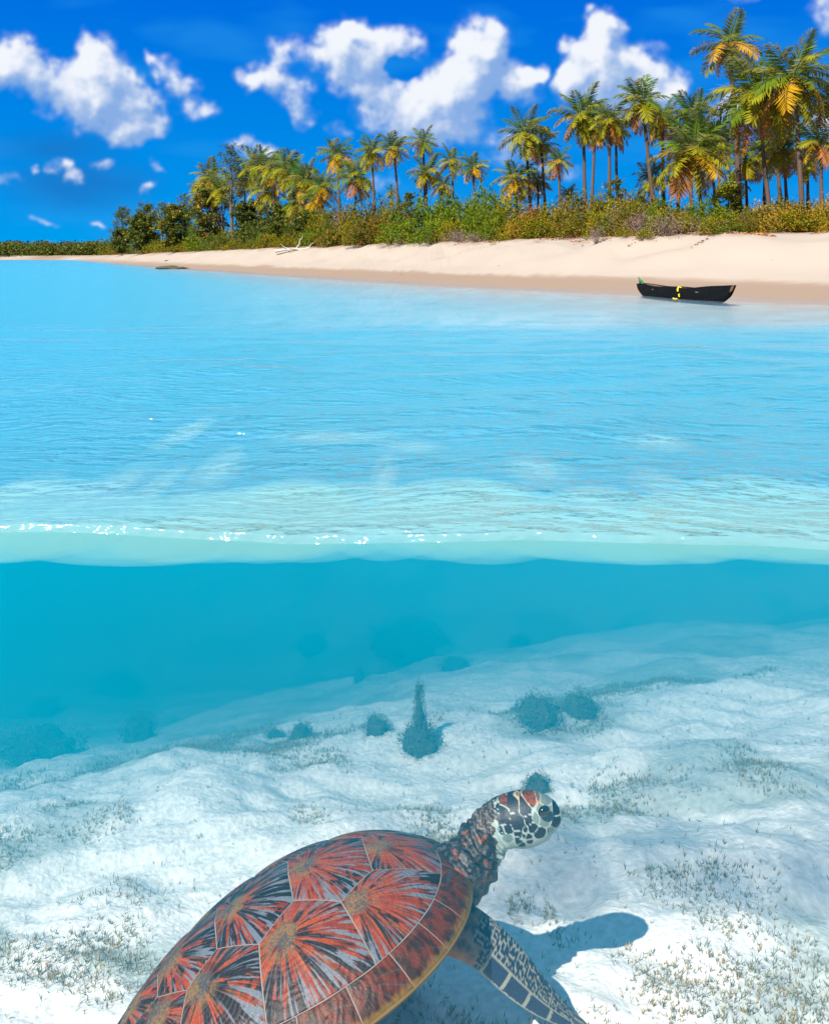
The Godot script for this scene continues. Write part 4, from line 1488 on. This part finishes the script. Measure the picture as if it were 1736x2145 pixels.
func build_turtle() -> void:
	# outline of the shell, right side, front to rear (x forward, y right)
	var ctl := [Vector2(0.5, 0), Vector2(0.495, 0.08), Vector2(0.47, 0.17), Vector2(0.42, 0.26), Vector2(0.33, 0.345), Vector2(0.2, 0.405), Vector2(0.05, 0.425), Vector2(-0.1, 0.405), Vector2(-0.25, 0.335), Vector2(-0.37, 0.235), Vector2(-0.45, 0.125), Vector2(-0.5, 0)]
	var curve := []
	for i in ctl.size() - 1:
		var before: Vector2 = ctl[i - 1] if i > 0 else Vector2(ctl[1].x, -ctl[1].y)
		var after: Vector2 = ctl[i + 2] if i + 2 < ctl.size() else Vector2(ctl[-2].x, -ctl[-2].y)
		for k in 20: curve.append(ctl[i].cubic_interpolate(ctl[i + 1], before, after, k / 20.0))
	curve.append(ctl[-1])
	shell_r.resize(361)
	for i in 361:
		var phi := PI * i / 360.0
		for k in curve.size() - 1:
			var a0: float = (curve[k] - SHELL_C).angle()
			var a1: float = (curve[k + 1] - SHELL_C).angle()
			if k == curve.size() - 2: a1 = PI
			if phi >= a0 - 1e-6 and phi <= a1 + 1e-6:
				shell_r[i] = lerpf((curve[k] - SHELL_C).length(), (curve[k + 1] - SHELL_C).length(), clampf((phi - a0) / maxf(a1 - a0, 1e-6), 0, 1))
				break
	var size := 0.965
	var t := thing("sea_turtle", "rust-red and black shelled sea turtle gliding over the white sand", "turtle", Vector3(-0.340, -0.672, -2.477))
	var pose := Basis(Vector3.UP, 0.273) * Basis(Vector3.BACK, 0.325) * Basis(Vector3.RIGHT, -0.191)
	t.basis = pose
	# seam-coloured shell under the plates, with its rim
	var rows := 40
	var cols := 145
	var p := PackedVector3Array()
	var rim_tone := PackedColorArray()
	for i in rows + 3:
		for j in cols:
			rim_tone.append(Color(0.14, 0.135, 0.125) if i < rows - 1 else Color(0.10, 0.060, 0.016))
			var phi := TAU * (j % (cols - 1)) / (cols - 1.0)
			if i < rows:
				var q := shell_ring(phi, i / (rows - 1.0))
				p.append(Vector3(q.x, shell_y(q), q.y))
			else:
				var q := shell_ring(phi, [1.002, 0.99, 0.90][i - rows])
				p.append(Vector3(q.x, [-0.004, -0.010, -0.028][i - rows], q.y))
	var shell := obj("carapace", grid_mesh(p, rows + 3, cols, false, rim_tone, true), M.seam, t)
	shell.scale = Vector3(size * 1.12, size * 0.84, size)
	# plates
	var ri := 0.865
	var f0 := 0.30
	var pC12 := ring_phi(0.205, ri)
	var pC23 := ring_phi(-0.06, ri)
	var pC34 := ring_phi(-0.27, ri)
	var pF := ring_phi(0.425, ri)
	var pR := ring_phi(-0.405, ri)
	var v12 := Vector2(0.265, 0.105)
	var v23 := Vector2(0.06, 0.115)
	var v34 := Vector2(-0.145, 0.105)
	var v45 := Vector2(-0.31, 0.075)
	var m1 := Vector2(0.17, 0.185)
	var m2 := Vector2(-0.04, 0.185)
	var m3 := Vector2(-0.23, 0.145)
	var plates := []
	var half := func(a: Array) -> Array:
		var o := a.duplicate()
		var b := mirrored(a)
		o.append_array(b)
		return o
	plates.append({"kind": "vertebral", "poly": half.call(arc(0.0001, pF, ri, 6) + [v12]), "areola": Vector2(0.305, 0.0), "dark": -0.12})
	plates.append({"kind": "vertebral", "poly": half.call([v12, m1, v23]), "areola": Vector2(0.105, 0.0), "dark": -0.10})
	plates.append({"kind": "vertebral", "poly": half.call([v23, m2, v34]), "areola": Vector2(-0.10, 0.0), "dark": 0.24})
	plates.append({"kind": "vertebral", "poly": half.call([v34, m3, v45]), "areola": Vector2(-0.275, 0.0), "dark": 0.24})
	plates.append({"kind": "vertebral", "poly": half.call([v45] + arc(pR, PI - 0.0001, ri, 6)), "areola": Vector2(-0.40, 0.0), "dark": 0.12})
	var costals := [
		[arc(pF, pC12, ri, 12) + [m1, v12], Vector2(0.205, 0.200), -0.05],
		[arc(pC12, pC23, ri, 12) + [m2, v23, m1], Vector2(0.020, 0.215), 0.0],
		[arc(pC23, pC34, ri, 10) + [m3, v34, m2], Vector2(-0.190, 0.175), 0.24],
		[arc(pC34, pR, ri, 8) + [v45, m3], Vector2(-0.315, 0.125), 0.22],
	]
	for c in costals:
		plates.append({"kind": "costal", "poly": c[0], "areola": c[1], "dark": c[2]})
		plates.append({"kind": "costal", "poly": mirrored(c[0]), "areola": Vector2(c[1].x, -c[1].y), "dark": c[2] + 0.06})
	var bounds := [0.11]
	for x in [0.435, 0.37, 0.27, 0.14, 0.0, -0.13, -0.25, -0.34, -0.41, -0.455]: bounds.append(ring_phi(x, 1.0))
	bounds.append(PI - 0.0001)
	bounds[0] = 0.16
	for i in bounds.size() - 1:
		var o := arc(bounds[i], bounds[i + 1], 0.998, 8)
		var inn := arc(bounds[i + 1], bounds[i], ri, 8)
		plates.append({"kind": "marginal", "poly": o + inn, "areola": shell_ring(lerpf(bounds[i], bounds[i + 1], 0.8), 0.9), "dark": 0.0 if i < 5 else 0.3})
		plates.append({"kind": "marginal", "poly": mirrored(o + inn), "areola": shell_ring(-lerpf(bounds[i], bounds[i + 1], 0.8), 0.9), "dark": 0.35})
	plates.append({"kind": "marginal", "poly": arc(-0.16, 0.16, 0.998, 8) + arc(0.16, -0.16, ri, 8), "areola": Vector2(0.48, 0), "dark": 0.3})
	for i in plates.size(): plates[i].seed = i * 1.7
	var horn := mat("shell_plate", Color.WHITE, 0.5, 0.3)
	horn.albedo_texture = shell_picture(plates)
	horn.heightmap_enabled = true
	horn.heightmap_texture = ImageTexture.create_from_image(shell_relief)
	horn.heightmap_scale = 0.2
	for q in plates:
		var o := obj("scute", scute_mesh(q.poly, 0.0012, 0.005 if q.kind != "marginal" else 0.003), horn, shell)
		if q.kind == "costal": o.set_meta("label", "large side plate with rays spreading from a pale spot")
	stage("shell")
	# body: trunk, neck and head, flippers and tail in one mesh
	var inv := t.transform.affine_inverse()
	var body := Pile.new()
	var loc := func(px: float, py: float, z: float) -> Vector3: return at(px, py, z)
	for h in [[770, 410, 62, 0], [905, 440, 64, 0], [885, 318, 52, 0], [988, 325, 56, 0], [1018, 410, 38, 0], [1065, 478, 42, 0], [1130, 532, 50, 0], [985, 490, 20, 0], [812, 500, 46, 0], [758, 525, 34, 0], [915, 540, 32, 0], [970, 556, 15, 0], [1020, 566, 26, 0], [815, 590, 40, 3], [910, 586, 22, 0], [922, 627, 28, 0], [1030, 616, 26, 0], [955, 662, 30, 0], [1040, 245, 70, 1], [770, 305, 52, 1], [880, 245, 60, 2], [690, 330, 40, 2], [960, 200, 50, 2], [1150, 225, 60, 2], [1185, 385, 78, 3], [1110, 400, 44, 3], [1210, 300, 55, 3], [1300, 380, 40, 0], [1290, 450, 46, 0], [1240, 520, 30, 3], [860, 195, 50, 2], [1060, 185, 50, 2], [1260, 260, 36, 2]]:
		head_cells.append([(1700.0 + h[0] / 2.48) * 0.52368, (3100.0 + h[1] / 2.48) * 0.52368, h[2] * 1.2 / 2.48 * 0.52368, h[3]])
	var up := Vector3(0, 1, 0.06)
	var neck := [
		[loc.call(872, 1872, 2.605), 0.10, 0.09, 0.09, up], [loc.call(935, 1842, 2.615), 0.098, 0.088, 0.095, up], [loc.call(978, 1808, 2.615), 0.082, 0.070, 0.088, up], [loc.call(1004, 1768, 2.615), 0.071, 0.060, 0.074, up],
		[loc.call(1030, 1734, 2.615), 0.066, 0.058, 0.066, up], [loc.call(1062, 1719, 2.605), 0.066, 0.068, 0.072, up], [loc.call(1095, 1715, 2.600), 0.068, 0.076, 0.076, up], [loc.call(1124, 1713, 2.595), 0.062, 0.070, 0.070, up],
		[loc.call(1148, 1714, 2.590), 0.050, 0.056, 0.056, up], [loc.call(1161, 1717, 2.585), 0.036, 0.040, 0.042, up], [loc.call(1168, 1720, 2.585), 0.020, 0.020, 0.026, up], [loc.call(1170, 1721, 2.585), 0.002, 0.002, 0.002, up]]
	body.add_mesh(loft(neck, 18, 110, head_color, head_relief), inv)
	# near front flipper, reaching down towards the sand
	var face := Vector3(0.15, 0.62, 0.78)
	var flip := [
		[loc.call(900, 1925, 2.560), 0.07, 0.05, 0.05, face], [loc.call(960, 1945, 2.520), 0.068, 0.040, 0.045, face], [loc.call(1008, 1972, 2.500), 0.062, 0.026, 0.028, face], [loc.call(1050, 2010, 2.500), 0.060, 0.018, 0.018, face],
		[loc.call(1092, 2052, 2.510), 0.054, 0.013, 0.013, face], [loc.call(1135, 2092, 2.530), 0.042, 0.010, 0.010, face], [loc.call(1180, 2126, 2.560), 0.027, 0.007, 0.007, face], [loc.call(1222, 2152, 2.590), 0.015, 0.005, 0.005, face], [loc.call(1250, 2172, 2.610), 0.002, 0.001, 0.001, face]]
	body.add_mesh(loft(flip, 22, 72, flipper_color, none), inv)
	stage("skin")
	# the parts away from the camera, in the turtle's own axes
	var plain := func(_s: float, a: float, q: Vector3) -> Color:
		var k := cells(Vector2(q.x, q.z) * 1000.0, 22.0)
		return Color(0.40, 0.39, 0.33) if sin(a) < -0.2 or k < 4.0 else Color(0.012, 0.018, 0.035)
	var belly := func(_s: float, a: float, _q: Vector3) -> Color: return Color(0.30, 0.29, 0.22) if sin(a) < -0.35 else Color(0.10, 0.10, 0.085)
	var y := Vector3.UP
	var shrink := Transform3D(Basis.from_scale(Vector3(size * 1.12, size * 0.9, size)), Vector3.ZERO)
	body.add_mesh(loft([[Vector3(0.46, -0.015, 0), 0.02, 0.01, 0.01, y], [Vector3(0.40, -0.02, 0), 0.20, 0.05, 0.06, y], [Vector3(0.25, -0.02, 0), 0.32, 0.05, 0.10, y], [Vector3(0.0, -0.02, 0), 0.37, 0.05, 0.115, y], [Vector3(-0.25, -0.02, 0), 0.27, 0.05, 0.10, y], [Vector3(-0.40, -0.02, 0), 0.13, 0.04, 0.06, y], [Vector3(-0.46, -0.02, 0), 0.02, 0.01, 0.01, y]], 8, 40, belly, none), shrink)
	body.add_mesh(loft([[Vector3(0.30, -0.03, -0.24), 0.08, 0.04, 0.04, y], [Vector3(0.34, -0.08, -0.38), 0.075, 0.03, 0.03, y], [Vector3(0.28, -0.16, -0.48), 0.07, 0.018, 0.018, y], [Vector3(0.16, -0.23, -0.56), 0.055, 0.012, 0.012, y], [Vector3(0.02, -0.27, -0.62), 0.03, 0.008, 0.008, y], [Vector3(-0.06, -0.28, -0.64), 0.003, 0.002, 0.002, y]], 8, 32, plain, none), shrink)
	for side in [-1.0, 1.0]:
		body.add_mesh(loft([[Vector3(-0.28, -0.04, 0.12 * side), 0.06, 0.03, 0.03, y], [Vector3(-0.38, -0.07, 0.14 * side), 0.06, 0.025, 0.025, y], [Vector3(-0.47, -0.11, 0.15 * side), 0.06, 0.014, 0.014, y], [Vector3(-0.54, -0.15, 0.15 * side), 0.045, 0.008, 0.008, y], [Vector3(-0.58, -0.17, 0.15 * side), 0.004, 0.002, 0.002, y]], 8, 28, plain, none), shrink)
	body.add_mesh(loft([[Vector3(-0.40, -0.03, 0), 0.04, 0.03, 0.03, y], [Vector3(-0.48, -0.05, 0), 0.025, 0.02, 0.02, y], [Vector3(-0.54, -0.07, 0), 0.003, 0.003, 0.003, y]], 6, 20, plain, none), shrink)
	obj("body", body.mesh(), M.turtle_skin, t)
	# eyes
	for q in [loc.call(1139, 1699, 2.531), loc.call(1139, 1699, 2.655)]:
		var ball := SphereMesh.new()
		ball.radius = 0.0155
		ball.height = 0.031
		ball.radial_segments = 24
		ball.rings = 12
		var e := obj("eye", ball, M.turtle_eye, t)
		e.position = inv * q
		e.scale = Vector3(1.15, 0.9, 0.7)
